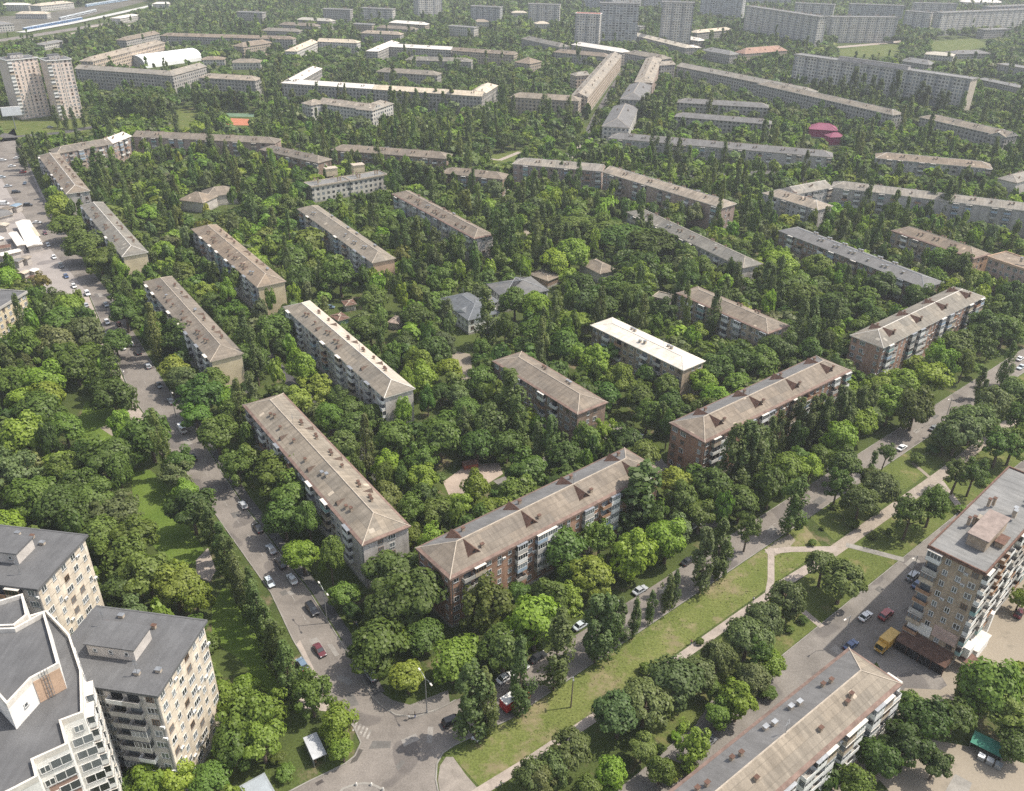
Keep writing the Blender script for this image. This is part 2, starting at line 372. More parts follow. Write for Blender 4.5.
ribbon('driveway', PX([(398, 497), (340, 432), (296, 388), (262, 350)]), 4.5, .046, DARKASPH)
ribbon('driveway', PX([(252, 392), (222, 350), (200, 320)]), 4.0, .046, DARKASPH)
ribbon('driveway', PX([(800, 800), (905, 702), (940, 690), (1000, 620), (1060, 560)]), 11, .03, SAND)
sheet('yard', PX([(905, 688), (940, 690), (962, 676), (1040, 592), (1060, 640), (1040, 700), (960, 690), (930, 720), (870, 791), (1060, 791), (1060, 830), (830, 830), (845, 790)]), .04, SAND)
ribbon('dirt_road', PX([(1040, 795), (1000, 775), (950, 765), (890, 792)]), 12, .045, SAND)
sheet('concrete_slab', PX([(955, 774), (972, 783), (966, 800), (940, 800)]), .06, KERB)
# market square, left edge
sheet('square', PX([(-40, 150), (22, 150), (48, 205), (66, 240), (88, 292), (74, 306), (40, 290), (16, 268), (-40, 266)]), .016, asphalt_mat('square_asphalt', (.3, .27, .25), .15))
ribbon('road', PX([(-60, 118), (10, 137), (60, 133), (110, 124), (170, 124)]), 9, .03, DARKASPH)
sheet('lawn', PX([(0, 118), (50, 116), (95, 117), (100, 130), (40, 138), (0, 142)]), .02, LAWN)
sheet('field', PX([(160, 118), (182, 108), (200, 110), (196, 128), (160, 130)]), .02, LAWN, False)
# courts, sports ground, rail yard
sheet('court', PX([(226, 118), (249, 119), (249.5, 125.5), (225.5, 125)]), .05, mat('clay_court', (.42, .16, .09), .1, .2))
sheet('court', PX([(224, 113), (256, 114), (258, 117), (223, 116.5)]), .05, mat('green_court', (.13, .2, .13), .1, .2))
sheet('sports_field', PX([(838, 50), (870, 45), (903, 44), (899, 56), (860, 57), (835, 55)]), .05, LAWN)
sheet('sports_field', PX([(928, 42), (975, 38), (990, 46), (960, 52), (930, 50)]), .05, LAWN)
ribbon('road', PX([(830, 48), (870, 44.5), (915, 40)]), 12, .06, PAVE)
ribbon('road', PX([(940, 34), (990, 33), (1050, 30)]), 14, .06, ASPH)
sheet('rail_yard', PX([(-40, 19), (40, 14), (120, 0), (150, 0), (60, 24), (-40, 40)]), .03, mat('ballast', (.12, .11, .085), .25, .02))
ribbon('service_road', PX([(-40, 44.5), (0, 40.5), (30, 36), (71, 29.5), (112, 23)]), 20, .05, ASPH)
ribbon('platform', PX([(20, 33), (71, 23.8), (110, 15.5), (146, 7.5), (170, 2)]), 14, .9, mat('platform_concrete', (.5, .49, .46), .1, .05))
ribbon('platform', PX([(88, 27.5), (110, 24.5), (131, 21.2)]), 12, .5, PAVE)
ribbon('service_road', PX([(30, 40), (88, 31), (140, 24)]), 10, .05, PAVE)
ribbon('street', PX([(586, 140), (572, 153), (560, 166)]), 7, .05, PAVE)
ribbon('street', PX([(586, 140), (596, 118), (612, 90), (628, 66), (640, 50)]), 7, .04, DARKASPH)
ribbon('street', PX([(560, 166), (640, 178), (720, 176), (790, 170), (850, 176)]), 9, .04, DARKASPH)
sheet('lawn', PX([(490, 155), (520, 150), (535, 156), (510, 163), (488, 161)]), .03, LAWN)
ribbon('path', PX([(480, 158), (500, 160), (520, 152)]), 4, .05, PAVE)
# repairs in the road surface, and grass tufts on the lawns
PATCH = [mat('road_patch_dark', (.13, .122, .112), .15, .8, .9), mat('road_patch_pale', (.25, .232, .21), .12, .8, .9)]
rp = random.Random(4)
def patch_at(p, th, l, wd, k):
    c, s = math.cos(th), math.sin(th)
    sheet('road_patch', [(p[0] + x * c - y * s, p[1] + x * s + y * c) for x, y in ((-l, -wd), (l, -wd * rp.uniform(.7, 1)), (l, wd), (-l * rp.uniform(.7, 1), wd))], .029 + .0005 * (k % 5), PATCH[k % 2], False)
for k in range(9): patch_at(RS(110 + k * 21 + rp.uniform(-6, 6), rp.uniform(95, 100)), R(40.3), rp.uniform(1, 3.4), rp.uniform(.5, 1.5), k)
for k in range(7): patch_at(RS(95 + k * 20 + rp.uniform(-6, 6), rp.uniform(56, 65)), R(40.3), rp.uniform(1, 3.4), rp.uniform(.5, 1.4), k)
for k in range(12):
    t = rp.uniform(0, 1); i = 4 + min(5, int(t * 6)); a = np.array(LK[i]); b = np.array(RK[i]); patch_at(a + (b - a) * rp.uniform(.25, .75), R(-55), rp.uniform(.8, 3), rp.uniform(.5, 1.2), k)
for k, (u, v) in enumerate(((380, 745), (410, 740), (400, 765), (430, 735), (352, 700), (345, 680))): patch_at(W(u, v), R(30 * k), rp.uniform(.8, 2.2), rp.uniform(.5, 1.2), k)
tv = []
rt = np.random.default_rng(3)
for s0, s1, n0, n1, cnt in ((76, 182, 83.2, 92.4, 2600), (188, 330, 82.8, 92.3, 1800), (102, 330, 67.8, 78.4, 2200)):
    s_ = rt.uniform(s0, s1, cnt); n_ = rt.uniform(n0, n1, cnt); keep_ = np.sin(s_ * .31) + np.sin(n_ * 1.3 + s_ * .11) + rt.normal(0, .7, cnt) > -.2
    for s2, n2 in zip(s_[keep_], n_[keep_]):
        x, y = RS(s2, n2); a = rt.uniform(0, 6.28); h_ = rt.uniform(.05, .13); r_ = rt.uniform(.12, .3); dx, dy = math.cos(a) * r_, math.sin(a) * r_
        tv.append(((x - dx, y - dy, .03), (x + dx, y + dy, .03), (x + dx * .6 + .05, y + dy * .6, h_), (x - dx * .7, y - dy * .7 + .05, h_)))
gm = bpy.data.meshes.new('grass_tufts'); gm.from_pydata([p for q in tv for p in q], [], [tuple(range(i * 4, i * 4 + 4)) for i in range(len(tv))])
gm.materials.append(ground_mat('tuft_grass', ((.09, .12, .03), (.15, .165, .055)), (.24, .22, .11), .55, .3)); tag(put('grass_tufts', gm), kind='stuff')
# painted marks
mk = MB()
def mark(a, b, wd, z=.03):
    a = np.array(a); b = np.array(b); d = (b - a) / np.hypot(*(b - a)); nn = np.array([-d[1], d[0]]) * wd / 2
    mk.quad((*(a - nn), z), (*(b - nn), z), (*(b + nn), z), (*(a + nn), z))
for k in range(5):
    p = np.array(W(353 + 0 * k, 731)) + (np.array(W(367, 739)) - np.array(W(353, 731))) * k / 4 * 1.0
    q = p + (np.array(W(361, 724)) - np.array(W(357, 733))) * 1.0
    mark(p, q, .45)
for k in range(30):
    if k % 2 == 0 or 1:
        mark(RS(150 + k * 9, 97.3), RS(153 + k * 9, 97.3), .14)
ca = np.array([(LK[i][0] + RK[i][0]) / 2 for i in range(4, 11)]); cb = np.array([(LK[i][1] + RK[i][1]) / 2 for i in range(4, 11)])
for i in range(len(ca) - 1):
    a = np.array([ca[i], cb[i]]); b = np.array([ca[i + 1], cb[i + 1]]); Ln = np.hypot(*(b - a)); k = 0
    while k + 3 < Ln: mark(a + (b - a) * k / Ln, a + (b - a) * (k + 3) / Ln, .14); k += 9
tag(mk.obj('road_markings', WORNPAINT), kind='structure')
# the roundabout rim at the foot of the crossroads
isl = PX([(338, 795), (343, 789), (356, 784.5), (364, 783.5), (372, 784.5), (381, 789), (386, 796), (386, 830), (338, 830)])
sheet('traffic_island', isl, .12, ASPH2)
kerb(isl[:7], .5, .16)
bp = MB()
for u, v in ((356.5, 785.5), (371.5, 785.5), (383, 790.5)):
    p = W(u, v); bo = MB(); bo.tube((0, 0, .1), (0, 0, .75), .3, .22, 8); bo.tube((0, 0, .75), (0, 0, .9), .22, .08, 8)
    o = bo.obj('bollard', WHITEPAINT, None, (p[0], p[1], 0))
    tag(o, {356.5: 'white bollard on the island rim, west one of three', 371.5: 'white bollard on the island rim between two others', 383: 'white bollard on the island rim nearest the lawn tip'}[u], 'bollard', 'bollards on the traffic island')
mh = mat('iron_cover', (.07, .06, .055), .2, 1)
sheet('drain_patch', PX([(350, 764), (357, 748), (363, 750), (357, 761)]), .034, mat('asphalt_patch', (.075, .068, .06), .2, .4), False)
sheet('drain_patch', PX([(315, 783), (322, 779), (324, 782), (317, 786)]), .034, mh, False)
# ------------------------------------------------------------------ building kit
SLATE = roof_mat('slate_sheets', (.19, .172, .145), (.28, .255, .215), .22)
SLATEB = roof_mat('brown_slate_sheets', (.185, .155, .125), (.27, .228, .182), .22)
SLATEP = roof_mat('pale_slate_sheets', (.25, .222, .185), (.36, .325, .28))
SLATEG = roof_mat('bitumen_strip_roof', (.135, .13, .125), (.2, .195, .19), .15, False)
FELT = roof_mat('roofing_felt', (.1, .1, .102), (.145, .145, .147), .12, False)
FELTP = roof_mat('worn_roofing_felt', (.17, .17, .165), (.25, .245, .235), .2, False)
WHITER = roof_mat('white_metal_roof', (.62, .58, .52), (.76, .72, .66), .12, False)
CREAMR = roof_mat('cream_metal_roof', (.46, .41, .33), (.58, .53, .44), .15)
REDR = roof_mat('red_metal_roof', (.3, .12, .085), (.4, .17, .12), .15)
TANR = roof_mat('tan_far_roof', (.27, .235, .19), (.37, .325, .27), .18)
PINKR = brick_mat('rose_brick', (.36, .2, .14), (.43, .26, .19), (.37, .29, .24))
REDBRICK = brick_mat('red_brick', (.3, .155, .095), (.36, .2, .13), (.3, .24, .19))
TANBRICK = brick_mat('tan_brick', (.36, .265, .18), (.43, .34, .245), (.36, .31, .25))
BROWNBRICK = brick_mat('brown_brick', (.24, .16, .115), (.31, .215, .155), (.28, .23, .19))
GREYBRICK = brick_mat('grey_brick', (.43, .4, .375), (.53, .49, .46), (.42, .39, .36))
PINKBRICK = brick_mat('pink_brick', (.34, .24, .195), (.42, .31, .26), (.38, .33, .29))
CREAM = mat('cream_plaster', (.56, .47, .32), .12, .3)
PEACH = mat('peach_plaster', (.52, .36, .25), .12, .3)
PALE = mat('pale_plaster', (.5, .46, .42), .15, .3)
WHITEP = mat('white_plaster', (.74, .72, .68), .08, .4)
CONC = mat('concrete_panel', (.36, .34, .31), .15, .3)
TRIMW = mat('white_trim', (.62, .58, .52), .12, .6)
TRIMB = mat('rusty_brown_trim', (.19, .13, .105), .25, .6)
TRIMT = mat('tan_trim', (.42, .36, .29), .15, .6)
DARK = mat('dark_opening', (.02, .02, .022), .2, 1)
METAL = mat('grey_metal', (.32, .33, .34), .15, 1, .5, .6)
RUST = mat('rusty_sheet', (.14, .08, .06), .3, 1.2)
DKBROWN = mat('dark_brown_sheet', (.115, .065, .047), .25, .9)
GLASS = glass_mat('window_glass', (.06, .066, .07))
FRAMEW = mat('white_frame', (.7, .69, .66), .08, 2)
FRAMEB = mat('brown_frame', (.22, .14, .09), .2, 2)
PANELS = [mat('balcony_grey', (.4, .38, .35), .15, 1), mat('balcony_white', (.7, .69, .66), .08, 1), mat('balcony_teal', (.22, .34, .33), .15, 1),
          mat('balcony_blue', (.3, .38, .47), .15, 1), mat('balcony_wood', (.34, .2, .12), .2, 1), mat('balcony_tan', (.45, .38, .29), .15, 1)]

def window_mesh(wd, ht, n, fm, nm):
    mb = MB(); f = .11
    mb.box(-wd / 2, wd / 2, -.05, .02, 0, f, 0); mb.box(-wd / 2, wd / 2, -.05, .02, ht - f, ht, 0)
    for k in range(n + 1):
        x = -wd / 2 + f / 2 + (wd - f) * k / n; mb.box(x - f / 2, x + f / 2, -.048, .02, f, ht - f, 0)
    mb.quad((-wd / 2 + f, -.02, f), (wd / 2 - f, -.02, f), (wd / 2 - f, -.02, ht - f), (-wd / 2 + f, -.02, ht - f), 1)
    mb.box(-wd / 2 - .08, wd / 2 + .08, -.14, .02, -.08, -.003, 2)
    return mb.mesh(nm, [fm, GLASS, METAL])
WIN = [window_mesh(1.5, 1.5, 2, FRAMEW, 'window'), window_mesh(1.5, 1.5, 3, FRAMEB, 'window'), window_mesh(1.1, 1.45, 2, FRAMEW, 'window'),
       window_mesh(2.1, 1.5, 3, FRAMEW, 'window'), window_mesh(.8, .9, 1, FRAMEW, 'window')]
def balcony_meshes():
    out = []
    for k, (pm, gl, ht) in enumerate(((0, 0, 1.0), (1, 1, 1.0), (0, 1, 1.05), (3, 1, 1.0), (4, 0, .95), (5, 1, 1.1), (1, 0, 1.0), (2, 1, 1.0), (1, 2, 1.25))):
        b = MB(); w2, d = 1.55, 1.15
        b.box(-w2, w2, -d, .02, -.16, -.003, 1)
        b.box(-w2, w2, -d, -d + .07, 0, ht, 0)
        b.box(-w2, -w2 + .07, -d + .07, .02, 0, ht, 0); b.box(w2 - .07, w2, -d + .07, .02, 0, ht, 0)
        b.quad((-1.1, -.03, 0), (1.1, -.03, 0), (1.1, -.03, 2.1), (-1.1, -.03, 2.1), 2)
        if gl: b.box(-w2 - .05, w2 + .05, -d - .08, .02, 2.52, 2.62, 3)
        bm_ = b.mesh('balcony', [PANELS[pm], CONC, GLASS, TRIMW if k % 2 else METAL]); g = None
        if gl:
            q = MB(); z0, z1 = ht + .003, 2.517
            n = 4 if gl == 1 else 3
            for i in range(n + 1):
                x = -w2 + .05 + (2 * w2 - .1) * i / n; q.box(x - .05, x + .05, -d, -d + .07, z0, z1, 0)
            q.box(-w2, w2, -d + .002, -d + .068, z1 - .12, z1 - .003, 0); q.box(-w2, w2, -d + .002, -d + .068, z0 + .002, z0 + .1, 0)
            q.quad((-w2, -d + .03, z0), (w2, -d + .03, z0), (w2, -d + .03, z1), (-w2, -d + .03, z1), 1)
            for s in (-1, 1): q.quad((s * (w2 - .03), -d + .07, z0), (s * (w2 - .03), .02, z0), (s * (w2 - .03), .02, z1), (s * (w2 - .03), -d + .07, z1), 1)
            g = q.mesh('glazing', [FRAMEW if k != 5 else FRAMEB, GLASS])
        out.append((bm_, g))
    return out
BALC = balcony_meshes()
_m = MB(); _m.box(-.9, .9, -.06, .02, 0, 2.2, 0); _m.box(-1.3, 1.3, -1.3, .02, 2.45, 2.6, 1); DOORM = _m.mesh('door', [DKBROWN, CONC])
_m = MB(); _m.box(-.42, .42, -.42, -.08, 0, .58, 0); _m.box(-.3, .3, -.45, -.42, .06, .52, 1); ACM = _m.mesh('air_conditioner', [FRAMEW, METAL])
_m = MB(); _m.box(-.4, .4, -.3, .3, -1.6, .45, 0); _m.box(-.5, .5, -.4, .4, .45, .56, 1); CHIM = _m.mesh('chimney', [mat('chimney_brick', (.36, .29, .22), .2, 2), DKBROWN])
_m = MB(); _m.box(-.5, .5, -.35, .35, -1.6, .4, 0); _m.box(-.6, .6, -.45, .45, .4, .48, 1); CHIMW = _m.mesh('chimney', [TRIMT, METAL])
_m = MB(); _m.tube((0, 0, -1), (0, 0, .8), .16, .16, 6); _m.tube((0, 0, .8), (0, 0, .95), .3, .05, 6); PIPEM = _m.mesh('vent_pipe', [RUST])
_m = MB(); _m.tube((0, 0, -.5), (0, 0, 3.6), .06, .04, 4)
for k in range(4): _m.tube((-.6 + .08 * k, 0, 2.4 + .35 * k), (.6 - .08 * k, 0, 2.4 + .35 * k), .035, .035, 4)
ANTM = _m.mesh('antenna', [METAL])
def dormer_mesh(wd, hd, ta, face, rf, nm):
    """triangular dormer: the origin lies on the slope, +y runs up it"""
    m = MB(); b = hd / ta
    m.tri((-wd, 0, -.05), (wd, 0, -.05), (0, 0, hd), 0)
    m.quad((-wd * 1.08, -.25, -.12), (0, -.25, hd + .08), (0, b + .3, hd + .08), (-wd * 1.08, 0.05, -.05), 1)
    m.quad((0, -.25, hd + .08), (wd * 1.08, -.25, -.12), (wd * 1.08, 0.05, -.05), (0, b + .3, hd + .08), 1)
    m.box(-.35, .35, -.04, -.01, hd * .2, hd * .52, 2)
    return m.mesh(nm, [face, rf, DARK])

BLD = []          # footprints (plan outline, height, phrase) for the planting
def hip(mb, L, Wd, h, rh, hipl, hipr, fas, mi_f=1, mback=0):
    e = [(0, 0, h), (L, 0, h), (L, Wd, h), (0, Wd, h)]
    r0_, r1_ = (hipl, Wd / 2, h + rh), (L - hipr, Wd / 2, h + rh)
    mb.quad(e[0], e[1], r1_, r0_); mb.quad(e[2], e[3], r0_, r1_, mback)
    mb.tri(e[3], e[0], r0_, 0 if hipl > .1 else 2); mb.tri(e[1], e[2], r1_, 0 if hipr > .1 else 2)
    z = h - fas
    for a, b in ((0, 1), (1, 2), (2, 3), (3, 0)):
        mb.quad((*e[a][:2], z), (*e[b][:2], z), e[b], e[a], mi_f)
    mb.quad((*e[3][:2], z), (*e[2][:2], z), (*e[1][:2], z), (*e[0][:2], z), mi_f)
    return r0_, r1_
def building(name, label, short, segs, h, st, wall, roof, rtype='hip', detail=2, endm=None, trim=None, pat='A', kit='A', ov=.55, fas=.28, rimh=.5, roof2=None, hips=(1, 1), rk=.42, dens=None, sides=(1, 1), cap=100, cat='apartment block', group=None, seed=0):
    rr = random.Random(hash(label) % 9999 if not seed else seed); rr = random.Random(len(label) * 131 + int(segs[0][0][0] * 7))
    trim = trim or TRIMT
    h0 = h; root = None; nwin = 0; nb = 0; boxes = []
    for si, sg in enumerate(segs):
        p0, p1, Wd = sg[:3]
        if len(p0) == 2: a = W(p0[0], p0[1], h); b = W(p1[0], p1[1], h)
        else: a = np.array(p0[:2]); b = np.array(p1[:2])
        d = b - a; L = float(np.hypot(*d)); th = math.atan2(d[1], d[0])
        if root is None:
            root = thing(name, label, cat, (a[0], a[1], 0), 0, group); base = a; roots = root
        off = a - base; ct, s_ = math.cos(th), math.sin(th)
        def place(nm, me, x, y, z, rz=0, par=None, scale=None):
            return put(nm, me, par or root, (off[0] + x * ct - y * s_, off[1] + x * s_ + y * ct, z), th + rz, scale)
        hl, hr = (sg[3] if len(sg) > 3 else hips)
        fp = [a + np.array([x * ct - y * s_, x * s_ + y * ct]) for x, y in ((0, 0), (L, 0), (L, Wd), (0, Wd))]
        BLD.append((np.array(fp), h + (3 if rtype != 'flat' else 1), short if si == 0 else None))
        rh = Wd * .5 * rk
        h = h0 + .015 * si
        wm = MB(); zt = h - fas if rtype != 'flat' else h
        wm.prism([(ov, ov), (L - ov, ov), (L - ov, Wd - ov), (ov, Wd - ov)], 0, zt, 0)
        wo = wm.obj('wall', [wall], root, (off[0], off[1], 0), th)
        if detail:
            pm = MB(); pm.prism([(ov - .06, ov - .06), (L - ov + .06, ov - .06), (L - ov + .06, Wd - ov + .06), (ov - .06, Wd - ov + .06)], 0, .9, 0)
            pm.obj('plinth', [CONC], root, (off[0], off[1], 0), th)
        if endm is not None:
            for x0, x1, on in ((ov - .05, ov - .01, sides[0]), (L - ov + .01, L - ov + .05, sides[1])):
                if on:
                    em = MB(); em.box(x0, x1, ov + .1, Wd - ov - .1, .95, zt - .1); em.obj('end_wall', [endm], root, (off[0], off[1], 0), th)
        # roof
        rm = MB()
        if rtype == 'hip':
            q0, q1 = hip(rm, L, Wd, h, rh, Wd * .5 * hl, Wd * .5 * hr, fas, 1, 3 if roof2 else 0)
            ro = rm.obj('roof', [sg[4] if len(sg) > 4 else roof, trim, wall, roof2 or roof], root, (off[0], off[1], 0), th)
            if detail > 1 and trim is TRIMB and hl and hr:
                ev = MB(); e_ = .75; k0, k1 = [], []
                for (x, y), (dx, dy) in (((0, 0), (1, 1)), ((L, 0), (-1, 1)), ((L, Wd), (-1, -1)), ((0, Wd), (1, -1))):
                    k0.append((x, y, h + .03)); k1.append((x + dx * e_, y + dy * e_, h + e_ * rk + .03))
                for i in range(4): j = (i + 1) % 4; ev.quad(k0[i], k0[j], k1[j], k1[i])
                put('eaves', ev.mesh('eaves', [TRIMB]), ro)
            if detail:
                rg = MB(); rg.tube((q0[0] - .05, q0[1], q0[2]), (q1[0] + .05, q1[1], q1[2]), .17, .17, 5)
                for (q, xs) in ((q0, 0 if hl else None), (q1, L if hr else None)):
                    if xs is not None:
                        for y in (0, Wd): rg.tube(q, (xs, y, h), .14, .14, 5)
                put('ridge', rg.mesh('ridge', [trim if trim is not TRIMB else TRIMT]), ro)
        else:
            rm.box(0, L, 0, Wd, h + .003, h + .12); ro = rm.obj('roof', [roof], root, (off[0], off[1], 0), th)
            pr = MB(); e = .28
            pr.box(-.05, L + .05, -.05, e, h - .4, h + rimh); pr.box(-.05, L + .05, Wd - e, Wd + .05, h - .4, h + rimh)
            pr.box(-.05, e, e, Wd - e, h - .4, h + rimh); pr.box(L - e, L + .05, e, Wd - e, h - .4, h + rimh)
            put('parapet', pr.mesh('parapet', [trim]), root, (off[0], off[1], 0), th)
        ta = rk
        # things on the roof
        if detail and kit in ('A', 'W', 'S'):
            n = max(2, int(L / 9)); n = n if detail > 1 else max(2, n // 2)
            for k in range(n):
                x = (k + .5) * L / n + rr.uniform(-1, 1)
                if not (Wd * .5 * hl + .5 < x < L - Wd * .5 * hr - .5): continue
                for side in (0, 1):
                    yy = Wd * rr.uniform(.2, .3); z = h + yy * ta
                    y = yy if side == 0 else Wd - yy
                    c = CHIMW if (kit == 'W' or rr.random() < .12) else CHIM
                    if rr.random() < .75:
                        put('chimney', c, ro, (x, y, z + (.45 if rtype == 'hip' else 1.2)))
                        if rr.random() < .75: put('chimney', c, ro, (x + 1.9, y + (.5 if side == 0 else -.5), z + .8))
                    if kit == 'A' and k % 2 == 0 and detail > 1:
                        put('dormer', DORA, ro, (x + 4.2, (1.9 if side == 0 else Wd - 1.9), h + 1.9 * ta + .02), math.pi * side)
        if detail and kit == 'C':
            n = max(2, round(L / 17))
            for k in range(n):
                for side in (0, 1):
                    x = (k + .5) * L / n; y0 = 2.7
                    put('dormer', DORC, ro, (x, y0 if side == 0 else Wd - y0, h + y0 * ta + .02), math.pi * side)
                    put('chimney', CHIM, ro, (x + 2.9, (y0 + .6) if side == 0 else Wd - y0 - .6, h + (y0 + .6) * ta + .5))
        if kit == 'F':
            mr = MB(); x0 = L * .26; x1 = L * .66; y0 = Wd * .36; y1 = Wd * .66
            mr.box(x0, x1, y0, y1, h + .12, h + 2.9, 0); mr.box(x0 - .3, x1 + .3, y0 - .3, y1 + .3, h + 2.903, h + 3.15, 1)
            mo = mr.obj('machine_room', [PALE, FELT], ro)
            for k in range(3): put('window', WIN[4], mo, (x0 + (x1 - x0) * (k + .5) / 3, y0 - .02, h + 1.2))
            for k in range(6):
                put('vent', CHIM if k % 2 else CHIMW, ro, (rr.uniform(2, L - 2), rr.choice((rr.uniform(1.5, Wd * .28), rr.uniform(Wd * .7, Wd - 1.5))), h + .4), rr.choice((0, .4)))
            put('antenna', ANTM, ro, (L * .2, Wd * .75, h + .4)); put('antenna', ANTM, ro, (L * .75, Wd * .2, h + .4))
        if detail > 1 and kit != 'F' and rtype == 'hip': put('antenna', ANTM, ro, (L * rr.uniform(.3, .7), Wd * .5, h + rh))
        # openings
        if detail > 1:
            sh = (h - 1.3) / st
            def face(ox, oy, rz, ln, pattern, door=False):
                nonlocal nwin, nb
                n = max(1, round(ln / 3.15)); bay = ln / n
                crz, srz = math.cos(rz), math.sin(rz)
                for i in range(n):
                    t = (i + .5) * bay
                    ch = pattern[i % len(pattern)]
                    style = rr.randrange(len(BALC)) if dens is None else rr.choice(dens)
                    for f in range(st):
                        z = 1.55 + f * sh + .35
                        x = ox + t * crz; y = oy + t * srz
                        if ch == 'b' and (f > 0 or pat == 'T'):
                            if rr.random() < .6: style = rr.randrange(len(BALC)) if dens is None else rr.choice(dens)
                            if pat == 'D' and rz < 0: style = 1 if f == st - 1 else (4, 0, 5, 4)[(f * 3 + i) % 4]
                            if nb < 95:
                                bo = place('balcony', BALC[style][0], x, y, 1.3 + f * sh + .1, rz); nb += 1
                                if BALC[style][1]: put('glazing', BALC[style][1], bo)
                        elif ch == 'd' and f == 0: place('door', DOORM, x, y, .0, rz)
                        elif ch != '.' and nwin < cap:
                            if ch == 's': place('window', WIN[2], x, y, z + sh * .45 if f < st - 1 else z, rz)
                            else: place('window', WIN[rr.choice((0, 0, 1, 3)) if ch == 'w' else 2], x, y, z, rz)
                            nwin += 1
                            if rr.random() < .13: place('air_conditioner', ACM, x + ct * 0 + 1.2 * crz, y + 1.2 * srz, z - .35, rz)
            PT = {'A': 'wbwsbww', 'C': 'wbbwskb', 'T': 'bwkwb', 'M': 'wwbsbw', 'P': 'wwkw', 'D': 'bbkbbwb', 'N': 'wwkww', 'S': 'bwkkwwkb'}[pat]
            EP = {'A': '.ww.', 'C': 'ww.k', 'T': 'wkwwkw', 'M': '.kw', 'P': 'wkww', 'D': 'bkkw', 'N': '.w.', 'S': '....'}[pat]
            if pat == 'A' and endm is not None: EP = '....'
            eo = .05 if endm is not None else 0
            if sides[0]: face(ov - eo, Wd - ov, -math.pi / 2, Wd - 2 * ov, EP)
            if sides[1]: face(L - ov + eo, ov, math.pi / 2, Wd - 2 * ov, EP)
            face(ov, ov - .0, 0, L - 2 * ov, PT)
            for x, y in ((ov + .5, ov - .1), (L - ov - .5, ov - .1), (L / 2, ov - .1)):
                dp = MB(); dp.tube((0, 0, .3), (0, 0, zt - .1), .08, .08, 5); place('downpipe', dp.mesh('downpipe', [METAL]), x, y, 0)
    return root
DORA = dormer_mesh(.75, .95, .42, FRAMEB, mat('dormer_sheet', (.12, .085, .065), .2, 1), 'dormer')
DORC = dormer_mesh(1.75, 1.75, .42, DKBROWN, DKBROWN, 'dormer')
# ------------------------------------------------------------------ the buildings
B = building
AB = 'apartment_block'
GA = None
BEIGE = brick_mat('beige_panel', (.6, .51, .4), (.66, .58, .47), (.42, .36, .29), 3.2, 2.9, .05)
B(AB, 'long pale block with stained brown roof by the crossroads corner, rows of dormers', 'long brown-roofed corner block', [((242, 405), (362, 546), 13.5)], 14.2, 5, GREYBRICK, SLATE, trim=TRIMB, pat='A', kit='A')
B(AB, 'orange brick block with brown-red eaves at the crossroads, behind the tallest corner trees', 'orange brick corner block', [((449.8, 579.8), (662, 470), 14.2)], 15.7, 5, REDBRICK, SLATEB, trim=TRIMB, pat='C', kit='C', fas=.6, roof2=SLATEG)  # back slope faces away from the sun; its shade is painted as darker grey
B(AB, 'red brick block with dark triangular dormers, second along the boulevard street from the crossroads', 'second boulevard brick block', [((705, 442.8), (851.8, 370.5), 13.9)], 15.7, 5, REDBRICK, SLATEB, trim=TRIMB, pat='C', kit='C', fas=.5, roof2=SLATEG)  # back slope again darker, shade put into the roof colour
B(AB, 'tall pink brick block with cream ridge lines and dark triangular dormers, third along the boulevard', 'third boulevard brick block', [((883.5, 348), (985, 296.8), 13.3)], 15.7, 5, PINKR, SLATE, trim=TRIMW, pat='C', kit='C')
B(AB, 'white-fronted block whose roof is half grey half brown, beside the brick tower', 'half-grey half-brown roofed block', [((640, 918.5), (903, 684), 12.2)], 15.7, 5, WHITEP, SLATE, trim=TRIMB, pat='D', kit='S', dens=(1, 1, 8, 6, 5), roof2=SLATEG)
B(AB, 'pale block with bright white ridge and white hipped end, behind the corner block', 'white-ridged pale block', [((282.8, 306.8), (384, 398), 11.2)], 14.2, 5, PALE, SLATE, roof2=roof_mat('sunlit_far_slope', (.4, .365, .315), (.48, .44, .385), .12), trim=TRIMW, pat='A', kit='A', endm=PALE, sides=(0, 1))  # far slope coloured paler to stand for the sun on it
B(AB, 'pale block with yellow end wall and brown hipped roof beside the busy left street', 'yellow-ended street block', [((143, 281.8), (210, 361.8), 11.6)], 14.2, 5, GREYBRICK, SLATEB, trim=TRIMT, pat='A', kit='A', endm=CREAM, sides=(0, 1))
B(AB, 'grey block with cream end wall and brown roof standing inside the left courtyard', 'cream-ended courtyard block', [((191, 229), (257, 287.5), 12.4)], 14.2, 5, GREYBRICK, SLATEB, trim=TRIMT, pat='A', kit='A', endm=CREAM, sides=(0, 1))
B(AB, 'grey-walled block with white ridge cross and cream gable end near the market square', 'market square block', [((80, 205.5), (121.8, 256.8), 11.2)], 14.2, 5, GREYBRICK, SLATE, trim=TRIMW, pat='A', kit='A', endm=CREAM, sides=(0, 1))
B(AB, 'block with peach end wall and pale streaked grey roof among the courtyard trees', 'peach-ended grey-roofed block', [((296.8, 208.8), (372, 263), 11.5)], 14.2, 5, GREYBRICK, SLATE, trim=TRIMT, pat='A', kit='W', endm=PEACH, sides=(0, 1))
B(AB, 'brown-roofed block half sunk in poplars, northeast of the peach-ended block', 'poplar-hidden brown block', [((391.5, 194), (474, 239), 11.5)], 13.5, 4, GREYBRICK, SLATEB, trim=TRIMB, pat='A', kit='A')
B(AB, 'tan brick block with bright cream metal roof and white eaves', 'bright cream-roofed brick block', [((590, 325), (683.3, 370.5), 11.8)], 12.8, 4, TANBRICK, roof_mat('ivory_metal_roof', (.56, .53, .475), (.66, .63, .57), .1), trim=TRIMW, pat='M', kit='W', rk=.2)
